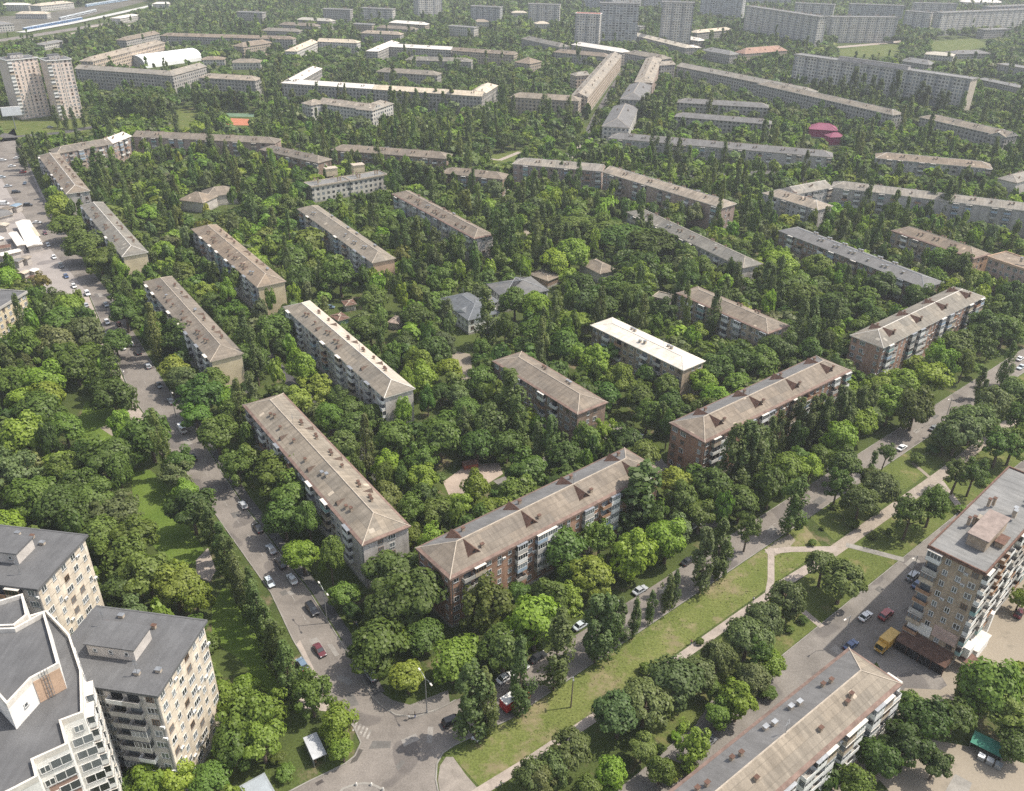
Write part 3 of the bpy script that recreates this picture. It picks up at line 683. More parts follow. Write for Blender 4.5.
B(AB, 'tan brick block with brown roof and glazed balconies, right of the cream-roofed block', 'brown-roofed tan block', [((675.8, 293), (768, 334), 13)], 12.8, 4, TANBRICK, SLATEB, trim=TRIMB, pat='M', kit='S', rk=.32)
B(AB, 'brown brick block with hipped brown roof and white balcony strips beside tall poplars', 'playground brown block', [((492, 361), (577.5, 414.7), 13)], 12.8, 4, BROWNBRICK, SLATEB, trim=TRIMB, pat='M', kit='S', rk=.34)
B(AB, 'long brown brick block with dark grey strip roof and white vents', 'long grey-strip-roofed block', [((778, 230.5), (924, 288), 13.5)], 12.8, 4, BROWNBRICK, SLATEG, trim=METAL, pat='M', kit='W', rk=.3)
B(AB, 'tan brick block with brown roof and pale striped end, behind the grey-roofed block', 'pale-striped-end block', [((890.5, 230.5), (974, 259), 13)], 13.5, 4, TANBRICK, SLATEB, trim=TRIMB, pat='M', kit='S', endm=PEACH, sides=(0, 1))
B(AB, 'pink-walled block with bare parapet at the photo edge, behind the third brick block', 'pink parapet block', [((986.8, 256.8), (1046, 277), 14)], 14, 4, mat('pink_plaster', (.46, .33, .28), .12, .3), SLATEB, rtype='flat', trim=PEACH, pat='N', kit='S')
B(AB, 'low long block whose pale roof peeps between broad trees below the bent block', 'low tree-hidden pale-roofed block', [((626, 212), (743, 268), 12)], 10.5, 3, PALE, SLATE, trim=TRIMT, pat='M', kit='S')
B(AB, 'long bent block with pale pinkish roof and brick front facing the green square', 'long bent brick block', [((512, 163.8), (602, 171.5), 12.5, (1, 0)), ((602, 171.8), (722, 208), 12.5, (0, 1))], 14.5, 4, PINKBRICK, SLATEP, trim=TRIMW, pat='M', kit='S', cap=99)
B(AB, 'angular block with beige roof wrapped round a small courtyard, pale balconies', 'beige-roofed angular block', [((762, 193), (818, 210), 13, (1, 1)), ((797, 194), (833, 187.2), 12, (0, 0)), ((831, 187), (1040, 212.5), 12, (1, 0))], 14.5, 4, GREYBRICK, SLATEP, trim=TRIMW, pat='M', kit='S', cap=99)
B('corner_building', 'pale corner building cut by the photo edge above the pink parapet block', 'pale edge building', [((1017, 183), (1040, 176), 12)], 14, 4, PALE, SLATEP, pat='N', kit='S', detail=1, cat='building')
B(AB, 'cream-walled flat-roofed block at the photo edge below the market square', 'cream edge block', [((-22, 322), (27.5, 292), 11.5)], 15, 5, CREAM, FELT, rtype='flat', trim=CONC, pat='P', kit='W', sides=(1, 1))
B(AB, 'pale block with hipped brown roof nearest the green roadside lawn', 'roadside-lawn block', [((38, 156), (66, 194), 12)], 14.2, 5, GREYBRICK, SLATEB, trim=TRIMW, pat='A', kit='A', sides=(0, 1))
B('tower_block', 'nine-storey tower block with grey flat roof and machine room beside the poplar row', 'poplar-row tower', [((*(W(157.5, 696.8, 28.2) - 23.0 * np.array([math.cos(R(-8.5)), math.sin(R(-8.5))])), 0), (*W(157.5, 696.8, 28.2), 0), 18.6)], 28.2, 9, PALE, FELT, rtype='flat', trim=FELT, rimh=.2, pat='T', kit='F', dens=(0, 4, 2, 6, 0), endm=BEIGE, sides=(0, 1))
B('tower_block', 'nine-storey tower block with beige windowed wall, behind the white modern tower', 'beige rear tower', [((*(W(37.5, 590, 28.2) - 24.5 * np.array([math.cos(R(-8)), math.sin(R(-8))])), 0), (*W(37.5, 590, 28.2), 0), 17.5)], 28.2, 9, PALE, FELT, rtype='flat', trim=FELT, rimh=.2, pat='T', kit='F', endm=BEIGE, sides=(0, 1))
# brick tower on the right
_a = W(986, 575, 28.2); _d = np.array([math.cos(R(43.4)), math.sin(R(43.4))]); _b = _a + _d * 46; _n = np.array([-_d[1], _d[0]])
tw = B('tower_block', 'nine-storey tan brick tower with white balconies and a dark awning at its foot', 'tan brick tower', [((_a[0], _a[1], 0), (_b[0], _b[1], 0), 12.4)], 28.2, 9, TANBRICK, FELTP, rtype='flat', trim=RUST, pat='D', kit='S', dens=(1, 1, 0, 6, 7, 4), sides=(1, 0))
tb = Vector((_a[0], _a[1], 0)); th43 = R(43.4)
def D_(x, y): return (x * _d[0] + y * _n[0], x * _d[1] + y * _n[1], 0)
m = MB(); m.quad((-3.4, .4, 3.0), (-3.4, 11.8, 3.0), (.5, 11.8, 4.6), (.5, .4, 4.6)); m.box(-3.5, .5, .3, .39, 2.9, 3.1); m.box(-3.5, -3.41, .4, 11.8, 2.85, 3.05)
for y in (.6, 3.4, 6.2, 9, 11.6): m.box(-3.4, -3.25, y - .07, y + .07, 0, 2.85)
m.obj('awning', [DKBROWN], tw, (0, 0, 0), th43)
m = MB(); m.box(.42, .53, 6.3, 11.5, 5.0, 8.0); m.obj('wall_panel', [WHITEP], tw, (0, 0, 0), th43)
m = MB(); m.box(.42, .53, .8, 6.1, 6.2, 9.4); m.obj('wall_panel', [mat('pink_panel', (.5, .37, .32), .1, .4)], tw, (0, 0, 0), th43)
m = MB(); m.box(-3.0, .45, .8, 11.6, 0, 2.8); m.obj('shop_front', [DARK], tw, (0, 0, 0), th43)
m = MB(); m.box(7, 19, 3.2, 7.2, 28.32, 31.2, 0); m.box(6.7, 19.3, 2.9, 7.5, 31.203, 31.5, 1); m.box(15, 17, 7.21, 8.6, 28.32, 30.6, 0)
m.obj('machine_room', [TANBRICK, mat('brown_felt', (.25, .2, .175), .2, .6)], tw, (0, 0, 0), th43)
m = MB(); m.box(11, 14.5, 1.0, 2.6, 28.32, 29.6, 0); m.box(10.8, 14.7, .8, 2.8, 29.603, 29.75, 1); m.obj('vent', [TANBRICK, RUST], tw, (0, 0, 0), th43)
m = MB(); m.box(6.5, 14, -2.6, .5, 0, 3.2, 0); m.box(6.3, 14.2, -2.8, .5, 3.203, 3.4, 1); m.obj('porch', [WHITEP, TRIMW], tw, (0, 0, 0), th43)
m = MB(); m.box(16, 17.4, -1.25, .5, 1.2, 7.5, 0); m.box(2.2, 5.2, -1.9, .5, 3.6, 6.2, 0); m.obj('enclosed_balcony', [WHITEP], tw, (0, 0, 0), th43)
m = MB(); m.quad((1.5, -3.6, 2.6), (5.5, -3.6, 2.6), (5.5, .5, 3.4), (1.5, .5, 3.4)); m.obj('canopy', [RUST], tw, (0, 0, 0), th43)

# ---- far quarters (walls patterned, windows too small to model one by one)
FW = facade_mat('far_tan_facade', (.36, .3, .23), (.43, .36, .28), (.06, .06, .065))
FG = facade_mat('far_grey_facade', (.32, .3, .27), (.4, .37, .335), (.06, .065, .07))
FP = facade_mat('far_pale_facade', (.5, .47, .42), (.58, .55, .5), (.08, .09, .1))
FO = facade_mat('far_peach_facade', (.46, .37, .28), (.53, .43, .33), (.06, .06, .07))
FPAN = facade_mat('panel_facade', (.4, .39, .37), (.48, .47, .44), (.09, .1, .11), 3.0, 2.8, (9.6, .3, (.27, .27, .265)), .62)
FPAN2 = facade_mat('pale_panel_facade', (.54, .5, .43), (.62, .58, .52), (.1, .11, .12), 3.2, 2.8, (12.8, .3, (.34, .33, .31)), .55)
FTOW = facade_mat('tower_facade', (.5, .48, .45), (.56, .54, .5), (.12, .13, .14), 4.2, 2.8, (8.4, .5, (.38, .37, .355)), .7)
def FB(label, segs, h, st, wall=FG, roof=SLATEB, cat='apartment block', nm='apartment_block', **k):
    k.setdefault('detail', 1); k.setdefault('kit', 'S'); k.setdefault('trim', TRIMT)
    return B(nm, label, None, segs, h, st, wall, roof, cat=cat, **k)
FB('bent block with brown roof between the street block and a white-patched roof, left side', [((57, 153.5), (113, 143.7), 12, (1, 0)), ((113, 143.5), (132, 136), 12, (0, 0), WHITER), ((132, 136.5), (275, 143.5), 12, (0, 1))], 14, 4, PINKBRICK, SLATEB, detail=2, pat='M', cap=95)
FB('low brown-roofed block just right of the white-patched bent block', [((259, 149.5), (318, 163), 12)], 12, 3, BROWNBRICK, SLATEB, detail=2, pat='M')
FB('L-shaped block with beige gable end behind the white hangar', [((74, 68.7), (172, 75.5), 13, (0, 1)), ((172.5, 75.8), (207, 66.3), 14, (1, 0))], 16.5, 5, FG, TANR)
FB('sunlit peach block with balconies behind the white arched hangar', [((92.4, 61.5), (165.4, 42.5), 14)], 15, 5, FO, TANR)
FB('long low-lying brown block at the upper left behind the peach block', [((126, 40.5), (160, 33.5), 13, (1, 0)), ((160, 35.8), (293, 39.5), 13)], 14, 4, FG, SLATEB)
FB('free-standing grey block with tan roof right of the white hangar', [((198, 77.5), (255, 80.8), 14)], 15, 4, FG, TANR)
FB('short block standing endways at the far side of the left quarter', [((243, 47), (273, 42.5), 16)], 14, 4, FW, SLATEB)
FB('topmost small block of the three in the upper left row', [((296, 19.5), (331, 21.5), 14)], 11, 3, FG, CREAMR)
FB('middle small block of the three in the upper left row', [((278.5, 24.5), (316, 26.5), 14)], 11, 3, FG, SLATEB)
FB('lowest small block of the three in the upper left row', [((261, 30.5), (299, 31.8), 14)], 11, 3, FG, SLATE)
FB('cream-roofed L-shaped block with sunny side wall, upper middle', [((297, 51.5), (318, 42), 14, (1, 0)), ((317, 41.5), (357, 43.2), 14, (0, 1))], 14, 4, FP, CREAMR)
FB('square-ended pale block left of the two white-roofed blocks, upper middle', [((360, 33), (400, 35), 14)], 14, 4, FG, TANR)
FB('brown-roofed block just in front of the small white-roofed block', [((376, 27.5), (414, 30), 14)], 12, 3, FG, SLATEB)
FB('small white-roofed block farthest of the white roofs, upper middle', [((388.5, 22.5), (425, 25), 14)], 14, 4, FW, WHITER)
FB('white-roofed block that turns brown halfway along, above the cream court block', [((388, 42), (365.5, 51), 14, (1, 1)), ((386, 46.5), (451, 50), 13, (1, 0))], 14, 4, FG, WHITER)
FB('brown continuation of the half-white block ending in a hipped wing', [((451.5, 50.5), (514, 55), 13, (0, 0)), ((514, 62), (530, 64), 22, (1, 1))], 14, 4, FW, SLATEB)
FB('low hipped brown block alone below the half-white roof', [((405, 60), (471.5, 62), 14)], 11, 3, FG, SLATE)
FB('brown-roofed block directly behind the long white-and-beige court block', [((376, 71.5), (437, 75.5), 14)], 12, 3, FG, SLATE)
FB('long court block, roof half white half beige, with two end wings', [((280.5, 83), (372, 89), 13, (1, 0), WHITER), ((372, 89.2), (482, 96.5), 13.02, (0, 0)), ((482, 96), (498.5, 85.5), 15, (1, 1)), ((308, 68), (281, 82.5), 14, (1, 0), WHITER)], 15.5, 4, FG, CREAMR)
FB('white-walled school with brown hipped roof and two wings', [((317, 103.2), (372, 110.5), 15, (0, 0)), ((372, 111), (394, 103.5), 15, (1, 1)), ((311, 105.5), (327, 102.8), 13, (1, 1))], 14, 3, FP, SLATEP, cat='school', nm='school_building')
FB('brown-roofed block in front of the white school across the trees', [((331, 150), (447, 159), 12.5)], 12, 3, BROWNBRICK, SLATEB, detail=2, pat='M')
FB('brown-roofed block continuing the row behind the tall dark poplars', [((440, 173), (503, 179.5), 12)], 11, 3, BROWNBRICK, SLATEB, detail=2, pat='M')
flatb = FB('white flat-roofed building with two yellow boxes on its roof', [((311, 187), (351, 180.5), 10), ((350, 181), (387, 174.5), 10)], 9.5, 3, FP, FELTP, rtype='flat', cat='building', nm='flat_building')
for u, v in ((331, 173.5), (358, 170)):
    p = W(u, v, 10.5); m = MB(); m.box(-3.4, 3.4, -2.5, 2.5, 0, 4.2, 0); m.box(-3.7, 3.7, -2.8, 2.8, 4.203, 4.5, 1)
    m.obj('machine_room', [CREAM, TRIMT], flatb, (p[0] - flatb.location.x, p[1] - flatb.location.y, 9.63), R(28))
FB('tall brown-roofed block facing the poplars left of the tree-lined street', [((510, 97), (579, 101.3), 14, (1, 1))], 16, 5, FW, SLATE)
FB('long reddish-roofed block running away along the left of the tree-lined street', [((588, 97.5), (622, 55.2), 15, (0, 0)), ((576, 76), (590, 75), 12, (1, 0))], 16, 5, FO, TANR)
FB('white-roofed block at the far end of the tree-lined street', [((571, 44.5), (621.5, 52.5), 15)], 14, 4, FG, WHITER)
FB('pale brown hipped block left of the far white roof', [((521, 38.5), (559.5, 47), 15)], 13, 4, FG, SLATE)
FB('low brown bar block below the far white roof', [((553, 52), (607, 57), 14)], 12, 3, FG, SLATEB)
FB('brownish-grey block right of the far white roof', [((624.5, 53), (662, 59.5), 16)], 14, 4, FG, SLATE)
FB('brown block bordering the right of the tree-lined street, farthest in its row', [((653, 83), (662, 59), 17)], 15, 4, PINKBRICK, TANR)
FB('dark grey-roofed block beside the tree-lined street, middle of its row', [((644, 100.5), (652, 85.5), 20)], 15, 4, FG, SLATEG)
FB('dark grey-roofed block beside the tree-lined street, nearest of its row', [((629.5, 128), (639, 107.5), 20)], 15, 4, FP, SLATEG)
FB('long tan-roofed block sloping down right behind the grey-roofed three', [((660, 65.5), (676, 64.5), 13, (1, 0)), ((676, 66), (808, 93), 14, (0, 1))], 14.5, 4, FG, TANR)
FB('very long block with pale gutter line in front of the grey nine-storey slab', [((757, 84), (893, 115.2), 13)], 14.5, 4, FG, SLATE, trim=TRIMW)
FB('upper of the three dark grey-roofed low blocks', [((677, 102.5), (769, 108), 13)], 11.5, 3, FG, SLATEG)
FB('middle of the three dark grey-roofed low blocks', [((674, 116.5), (771, 124.5), 12)], 11.5, 3, FG, SLATEG)
FB('longest and lowest of the three dark grey-roofed blocks', [((608.4, 138), (833, 157.5), 13)], 11.5, 3, GREYBRICK, SLATEG, detail=2, pat='M', cap=95)
FB('yellowish long low block among trees under the far towers', [((628, 34), (685, 48), 14)], 11, 3, FG, CREAMR)
FB('white-roofed low block under the far towers', [((660.5, 34.5), (698, 41), 14)], 9, 2, FG, WHITER)
FB('thin pale block farthest under the far towers', [((697, 33), (733, 29.5), 14)], 9, 2, FG, CREAMR)
FB('grey-roofed hall left of the red-roofed school', [((701.5, 50), (730, 55), 16)], 10, 2, FG, FELTP, cat='hall', nm='hall')
FB('orange school with red metal roof in front of the far panel block', [((745, 54), (787.7, 50.5), 17)], 11, 3, FO, roof_mat('muted_orange_roof', (.32, .2, .155), (.4, .26, .2)), cat='school', nm='school_building', rk=.6)
FB('huge grey nine-storey slab with a pale lit end wall', [((794, 54.5), (971.5, 79.5), 13.5)], 32, 9, FPAN2, FELTP, rtype='flat', trim=CONC, kit='F', endm=mat('slab_end_panel', (.5, .43, .35), .1, .2), sides=(0, 1))
FB('grey-roofed block curving at its right end below the nine-storey slab', [((919, 117), (1006, 137), 14, (1, 0)), ((1006, 137.3), (1014, 133), 12, (0, 1))], 14, 4, FG, SLATE, trim=TRIMW)
FB('brown-roofed block with pale gutters above the beige angular block', [((875.5, 158), (993, 169), 13)], 13, 4, GREYBRICK, SLATEB, detail=2, pat='M', trim=TRIMW)
FB('far panel slab directly behind the red-roofed school', [((745.5, 6), (819, 17), 14)], 40, 14, FPAN2, FELTP, rtype='flat', trim=CONC)
FB('far pale panel slab behind the sports field', [((831.5, 17), (899.5, 17.5), 14)], 32, 11, FPAN2, FELTP, rtype='flat', trim=CONC)
FB('small far panel slab right of the pale one behind the sports field', [((905, 11), (931, 13), 14)], 30, 9, FPAN2, FELTP, rtype='flat', trim=CONC)
FB('far grey panel slab at the upper right edge', [((942, 13), (1040, 9), 14)], 31, 9, FPAN2, FELTP, rtype='flat', trim=CONC)
FB('low white-roofed workshop right of the sports field', [((923, 54), (953.5, 56.5), 22)], 6, 1, FP, CREAMR, cat='workshop', nm='workshop', rk=.25)
FB('low dark-roofed workshop right of the white-roofed workshop', [((956, 54), (992, 53.5), 22)], 6, 1, FG, SLATEG, cat='workshop', nm='workshop', rk=.25)
FB('arched grey shed just behind the nine-storey slab', [((899, 60.5), (929, 65), 16)], 6, 1, FG, FELTP, cat='shed', nm='shed', rk=.5)
FB('pale flat building at the right edge above the curved block', [((996.5, 64), (1040, 71), 16)], 13, 4, FG, FELTP, rtype='flat')
FB('long low grey shed right of the pale slab end', [((976, 78.5), (1018, 87.5), 12)], 5, 1, FG, FELTP, cat='shed', nm='shed', rk=.25)
FB('magenta-roofed house hidden in bright trees', [((809, 129), (838, 131), 14, (1, 1)), ((830, 137.5), (846, 137), 9, (1, 1))], 6.5, 2, mat('magenta_wall', (.3, .045, .12), .1, .3), mat('magenta_roof', (.25, .085, .13), .12, .2), cat='house', nm='house', rk=.55, trim=mat('magenta_trim', (.3, .03, .1), .1))
FB('white nine-storey slab tower with a reddish roof rim, far middle', [((575, 13.5), (600.5, 14.5), 16)], 44, 14, FPAN2, REDR, rtype='flat', trim=PANELS[1])
def far_tower(label, b0, b1, h, Wd, wall, trim=CONC):
    a = W(*b0); b = W(*b1)
    return FB(label, [((a[0], a[1], 0), (b[0], b[1], 0), Wd)], h, 16, wall, FELTP, rtype='flat', trim=trim, cat='tower block', nm='tower_block')
far_tower('far sixteen-storey panel tower, leftmost of the tight far row', (581, 13), (598, 14.5), 47, 18, FTOW)
far_tower('far sixteen-storey panel tower standing second in the tight far row', (611, 15), (641, 13), 47, 18, FTOW)
far_tower('far sixteen-storey panel tower at the right of the tight far row', (643, 12.5), (680, 13), 47, 18, FTOW)
far_tower('far grey tower with a beige corner strip above the red-roofed school', (698, 21), (740, 24), 50, 20, FTOW)
far_tower('far slim white tower alone at the top among dark trees', (418, 22), (443, 21), 47, 18, FPAN2)
far_tower('far panel slab peeping at the top right of the beige-cornered tower', (742, 8), (790, 9), 30, 16, FPAN)
for i, (u, v, l, wd, h, rf, lb) in enumerate(((30, 14, 45, 16, 7, CREAMR, 'low pale shed above the railway, left corner'), (14, 5, 40, 14, 9, WHITER, 'low white building above the railway at the photo corner'),
        (160, 4, 26, 14, 8, WHITER, 'small white building beyond the railway end'), (875, 9, 40, 22, 7, WHITER, 'far low white-roofed hall above the pale panel slab'),
        (985, 2.5, 80, 26, 8, WHITER, 'far white-roofed hall at the top right'), (212, 60, 24, 14, 6, SLATEB, 'small brown house right of the white hangar, smaller one'),
        (245, 63, 30, 16, 7, SLATE, 'small grey-roofed house right of the white hangar, larger one'), (520, 13, 26, 14, 7, CREAMR, 'small beige far house among dark trees, top middle'),
        (482, 22, 24, 16, 7, TANR, 'small tan far house left of the beige far house'), (543, 24, 22, 16, 7, CREAMR, 'small round-cornered pale far house below the beige far house'),
        (690, 48, 30, 14, 6, WHITER, 'thin white shed between the far halls'), (780, 16, 30, 18, 8, CREAMR, 'far low hall peeping behind the panel slab'))):
    p = W(u, v, h); FB(lb, [((p[0] - l / 2, p[1], 0), (p[0] + l / 2, p[1] + 4, 0), wd)], h, 2, FP, rf, cat='building', nm='low_building', rk=.35)
# arched hangar
a = W(146, 68.5); b = W(203, 60.5); d = b - a; L = float(np.hypot(*d)); th = math.atan2(d[1], d[0])
hg = thing('sports_hall', 'white arched sports hall between the L-shaped and peach blocks', 'hall', (a[0], a[1], 0), th)
m = MB(); r_ = 15; n = 14
arc = [(r_ - r_ * math.cos(math.pi * k / n), 11.5 * math.sin(math.pi * k / n) ** .8) for k in range(n + 1)]
for k in range(n):
    (y0, z0), (y1, z1) = arc[k], arc[k + 1]; m.quad((0, y0, z0), (L, y0, z0), (L, y1, z1), (0, y1, z1))
m.obj('roof', [mat('white_tarpaulin', (.74, .74, .73), .05, .1)], hg)
for x in (0.05, L - .05):
    m = MB(); i = len(m.v); m.v += [(x, y, z) for y, z in arc]; m.f.append(tuple(range(len(arc)))); m.m.append(0); m.obj('end_wall', [mat('hall_grey', (.34, .36, .37), .08)], hg)
BLD.append((np.array([a, b, b + np.array([-d[1], d[0]]) / L * 30, a + np.array([-d[1], d[0]]) / L * 30]), 11, None))

# more of the city beyond, block by block
for lb, p0, p1, h, wl in (('far grey slab at the very top, first from the left of the top strip', (470, 6), (500, 7.5), 26, FPAN), ('far pale slab at the very top above the dark trees, second of the strip', (528, 4), (560, 5), 30, FPAN2),
    ('far slab beyond the beige-cornered tower', (795, 3), (835, 5), 34, FPAN2), ('far long slab above the sports field trees', (850, 4), (905, 6), 28, FPAN), ('far slab left of the top white-roofed hall', (915, 3), (958, 4), 30, FPAN2),
    ('far slab at the extreme upper right corner', (990, 7), (1040, 5), 34, FPAN), ('far pale block left of the slim white tower', (360, 8), (392, 9.5), 20, FPAN2), ('far pale block between railway and the three small blocks', (236, 12), (262, 13), 18, FG),
    ('far grey block beyond the three small blocks', (322, 9), (350, 10), 20, FG), ('far slab behind the tight tower row, left', (600, 3), (640, 4), 52, FTOW), ('far slab behind the tight tower row, right', (662, 2), (695, 3), 52, FPAN2),
    ('far beige block under the panel slabs at the right', (838, 31), (866, 33), 12, FO), ('far low grey block beside the second sports field', (985, 30), (1012, 29), 12, FG), ('far low block below the tight tower row', (610, 24), (640, 27), 11, FG),
    ('far low pale block below the slim white tower', (448, 26), (474, 28), 12, FP), ('far low brown block behind the cream L-shaped block', (352, 24), (372, 25), 11, FW)):
    FB(lb, [(p0, p1, 14)], h, 9, wl, FELTP, rtype='flat', trim=CONC)
for lb, p0, p1, wd, h, rf in (('grey industrial hall at the left edge beyond the tracks', (-20, 26), (14, 24), 24, 9, FELTP), ('long warehouse beyond the highest track', (40, 6), (74, 2.5), 22, 9, CREAMR), ('small warehouse between the tracks and the trees', (120, 18.5), (140, 15), 16, 8, WHITER), ('grey shed by the lower service road', (44, 45), (66, 41), 14, 6, FELTP)):
    FB(lb, [(p0, p1, wd)], h, 2, FP, rf, cat='warehouse', nm='warehouse', rk=.25)
# twin towers at the upper left
for lb, p0, p1, dn in (('right one of the twin sixteen-storey towers by the roadside lawn, sunlit front', (45.5, 61), (71.7, 58.8), (1, 5, 5, 1)), ('left one of the twin sixteen-storey towers, its front half shaded by the other', (5.7, 60.5), (38, 57.3), (5, 1, 1, 5))):
    B('tower_block', lb, None, [(p0, p1, 18)], 44, 16, FP if 0 else mat('tower_peach_plaster', (.7, .58, .5), .08, .2), FELT, rtype='flat', trim=PANELS[1], pat='S', kit='F', dens=dn, sides=(0, 0), endm=None, rimh=.2)

# ---- white modern tower, lower left corner
v_ = thing('modern_tower', 'white modern tower with stepped grey roof terraces and pale parapets', 'tower block', (-70, 100, 0)); vb = np.array([-70., 100.])
def vl(pts, z): return [tuple(W(u, v, z) - vb) for u, v in pts]
ZT, ZU = 33.0, 38.0
terr = vl([(-60, 612), (20, 622), (48, 613.4), (70.7, 637.4), (82.7, 673.4), (84, 716), (62.7, 724), (69, 747.5), (34.7, 763), (39, 780), (16, 792), (-60, 830)], ZT)
upp = vl([(-60, 634), (16, 631), (45.5, 614.8), (60, 667), (32, 682), (8, 708), (-8, 690), (-60, 720)], ZU)
wing = vl([(-60, 622), (24, 597), (28.5, 618), (15, 629), (-60, 632)], ZU)
def rim(pts, z, t=.35, hh=.9, base=.3):
    m = MB(); P = [np.array(p) for p in pts]
    a = sum(P[i][0] * P[(i + 1) % len(P)][1] - P[(i + 1) % len(P)][0] * P[i][1] for i in range(len(P)))
    if a < 0: P = P[::-1]
    n = len(P); inn = []
    for i in range(n):
        e1 = P[i] - P[i - 1]; e2 = P[(i + 1) % n] - P[i]; e1 /= np.hypot(*e1); e2 /= np.hypot(*e2)
        n1 = np.array([-e1[1], e1[0]]); n2 = np.array([-e2[1], e2[0]]); b = n1 + n2; b /= max(.35, 1 + n1 @ n2); inn.append(P[i] + b * t)
    for i in range(n):
        j = (i + 1) % n
        o0, o1, i0, i1 = P[i], P[j], inn[i], inn[j]
        m.quad((*o0, z - base), (*o1, z - base), (*o1, z + hh), (*o0, z + hh)); m.quad((*o0, z + hh), (*o1, z + hh), (*i1, z + hh), (*i0, z + hh)); m.quad((*i1, z - .05), (*i0, z - .05), (*i0, z + hh), (*i1, z + hh))
    return m
def sh_(pts, k):     # pulled in a little so that the rim stands proud
    c = np.mean(pts, 0); return [tuple(c + (np.array(p) - c) * k) for p in pts]
m = MB(); m.prism(sh_(terr, .998), 0, ZT, 0, 1); wv = m.obj('wall', [WHITEP, FELT], v_)
m = MB(); m.prism(sh_(upp, .998), ZT + .003, ZU, 0, 1); m.obj('upper_storey', [WHITEP, FELT], v_)
m = MB(); m.prism(sh_(wing, .998), 0, ZU - .01, 0, 1); m.obj('wing', [WHITEP, FELT], v_)
for pts, z in ((terr, ZT), (upp, ZU), (wing, ZU)): rim(pts, z).obj('parapet', [TRIMW], v_)
def on_wall(a, b, t, z, me, wd=1, nm='window', sx=1.0, sz=1.0):
    a = np.array(a); b = np.array(b); d = b - a; L = np.hypot(*d); th = math.atan2(d[1], d[0]); p = a + d * t + np.array([d[1], -d[0]]) / L * .08
    return put(nm, me, v_, (p[0], p[1], z), th, (sx, 1, sz))
BIGW = window_mesh(3.0, 1.9, 2, FRAMEW, 'window')
fA, fA2 = terr[6], terr[5]; fB, fB2 = terr[8], terr[7]
for f in range(9):
    z = ZT - 2.9 - f * 3.1
    on_wall(fA, fA2, .62, z, WIN[0] if f == 0 else BIGW, sx=1 if f == 0 else 1.05)
    on_wall(fB, fB2, .68, z, BIGW); on_wall(fB, fB2, .2, z, WIN[0])
    for t in (.15, .4, .65, .88): on_wall(terr[5], terr[4], t, z, WIN[3] if f % 2 else WIN[0])
    for t in (.2, .5, .8): on_wall(terr[4], terr[3], t, z, WIN[0])
for f in range(9):
    a = np.array(terr[5]); b = np.array(terr[4]); d = (b - a); th = math.atan2(d[1], d[0]); nn = np.array([d[1], -d[0]]) / np.hypot(*d)
    for t in (.27, .77):
        p = a + d * t + nn * .02; bo = put('balcony', BALC[1][0], v_, (p[0], p[1], ZT - 4.2 - f * 3.1), th); put('glazing', BALC[1][1], bo)
a = np.array(fB); b = np.array(fB2); d = b - a; m = MB(); th = math.atan2(d[1], d[0]); L = np.hypot(*d)
m.box(L * .12, L * .95, -.06, -.02, 0, ZT - 4.6); m.obj('wall_panel', [mat('brown_cladding', (.3, .2, .16), .1, .5)], v_, (a[0], a[1], 0), th)
a = np.array(upp[4]); b = np.array(upp[3]); d = b - a; th = math.atan2(d[1], d[0]); L = np.hypot(*d)
m = MB(); m.box(.1, L - .1, -.08, -.03, ZT + .1, ZU - .1); m.obj('wall_panel', [PEACH], v_, (a[0], a[1], 0), th)
on_wall(upp[5], upp[4], .55, ZT + 2.0, WIN[4])
m = MB()
for x in (.35, .45, .55): m.tube((L * x, -.3, ZT + .1), (L * x, -.3, ZU + 1.6), .05, .05, 4)
for k in range(6): m.tube((L * .35, -.3, ZT + .8 + k), (L * .55, -.3, ZT + .8 + k), .04, .04, 4)
m.obj('ladder', [METAL], v_, (a[0], a[1], 0), th)
_t = [np.array(p) + vb for p in terr]; BLD.append((np.array(_t), ZU + 2, 'white modern tower'))

# ---- kindergarten and low houses in the courtyards
FB('two-storey kindergarten with grey hipped roofs and a yellow strip, deep among trees', [((437.5, 298.7), (468, 320.6), 15, (1, 1)), ((470, 316), (499, 301), 9, (0, 0)), ((486, 284), (503, 298.5), 22, (1, 1))], 6.6, 2, WHITEP, roof_mat('grey_tile_roof', (.13, .135, .14), (.17, .175, .18), .1), cat='kindergarten', nm='kindergarten', detail=2, pat='P', trim=METAL, kit='W', rk=.35)
FB('low red-brown garage with teal doors behind the white-ridged block', [((338, 321), (350, 317.5), 7)], 3.2, 1, PANELS[2], RUST, cat='garage', nm='garage', rk=.2)
FB('low tan shed farther along behind the white-ridged block', [((345, 306), (357, 304), 6)], 3, 1, PALE, RUST, cat='shed', nm='shed', rk=.2)
FB('low pinkish shed between the kindergarten and the white-ridged block', [((387, 322), (398, 324), 7)], 3, 1, PALE, roof_mat('pinkish_sheet_roof', (.33, .25, .21), (.4, .31, .26)), cat='shed', nm='shed', rk=.25)
FB('one-storey school annexe with pinkish hipped roofs among the left courtyard trees', [((178, 200), (203, 203), 14, (1, 1)), ((206, 197), (238, 193), 13, (1, 1))], 6, 2, PALE, SLATEB, cat='annexe', nm='annexe', rk=.5)
FB('low brick outbuilding beside the green square', [((528, 274), (548, 281), 9)], 4, 1, BROWNBRICK, SLATEB, cat='outbuilding', nm='outbuilding', rk=.15)
FB('tan-roofed low house under the big dark trees', [((578, 263), (600, 274), 11)], 5, 1, PALE, SLATEB, cat='house', nm='house', rk=.4)
FB('small grey transformer hut beside the brown-roofed tan block', [((652, 297), (668, 301), 7)], 3.5, 1, CONC, SLATE, rtype='flat', cat='hut', nm='hut')
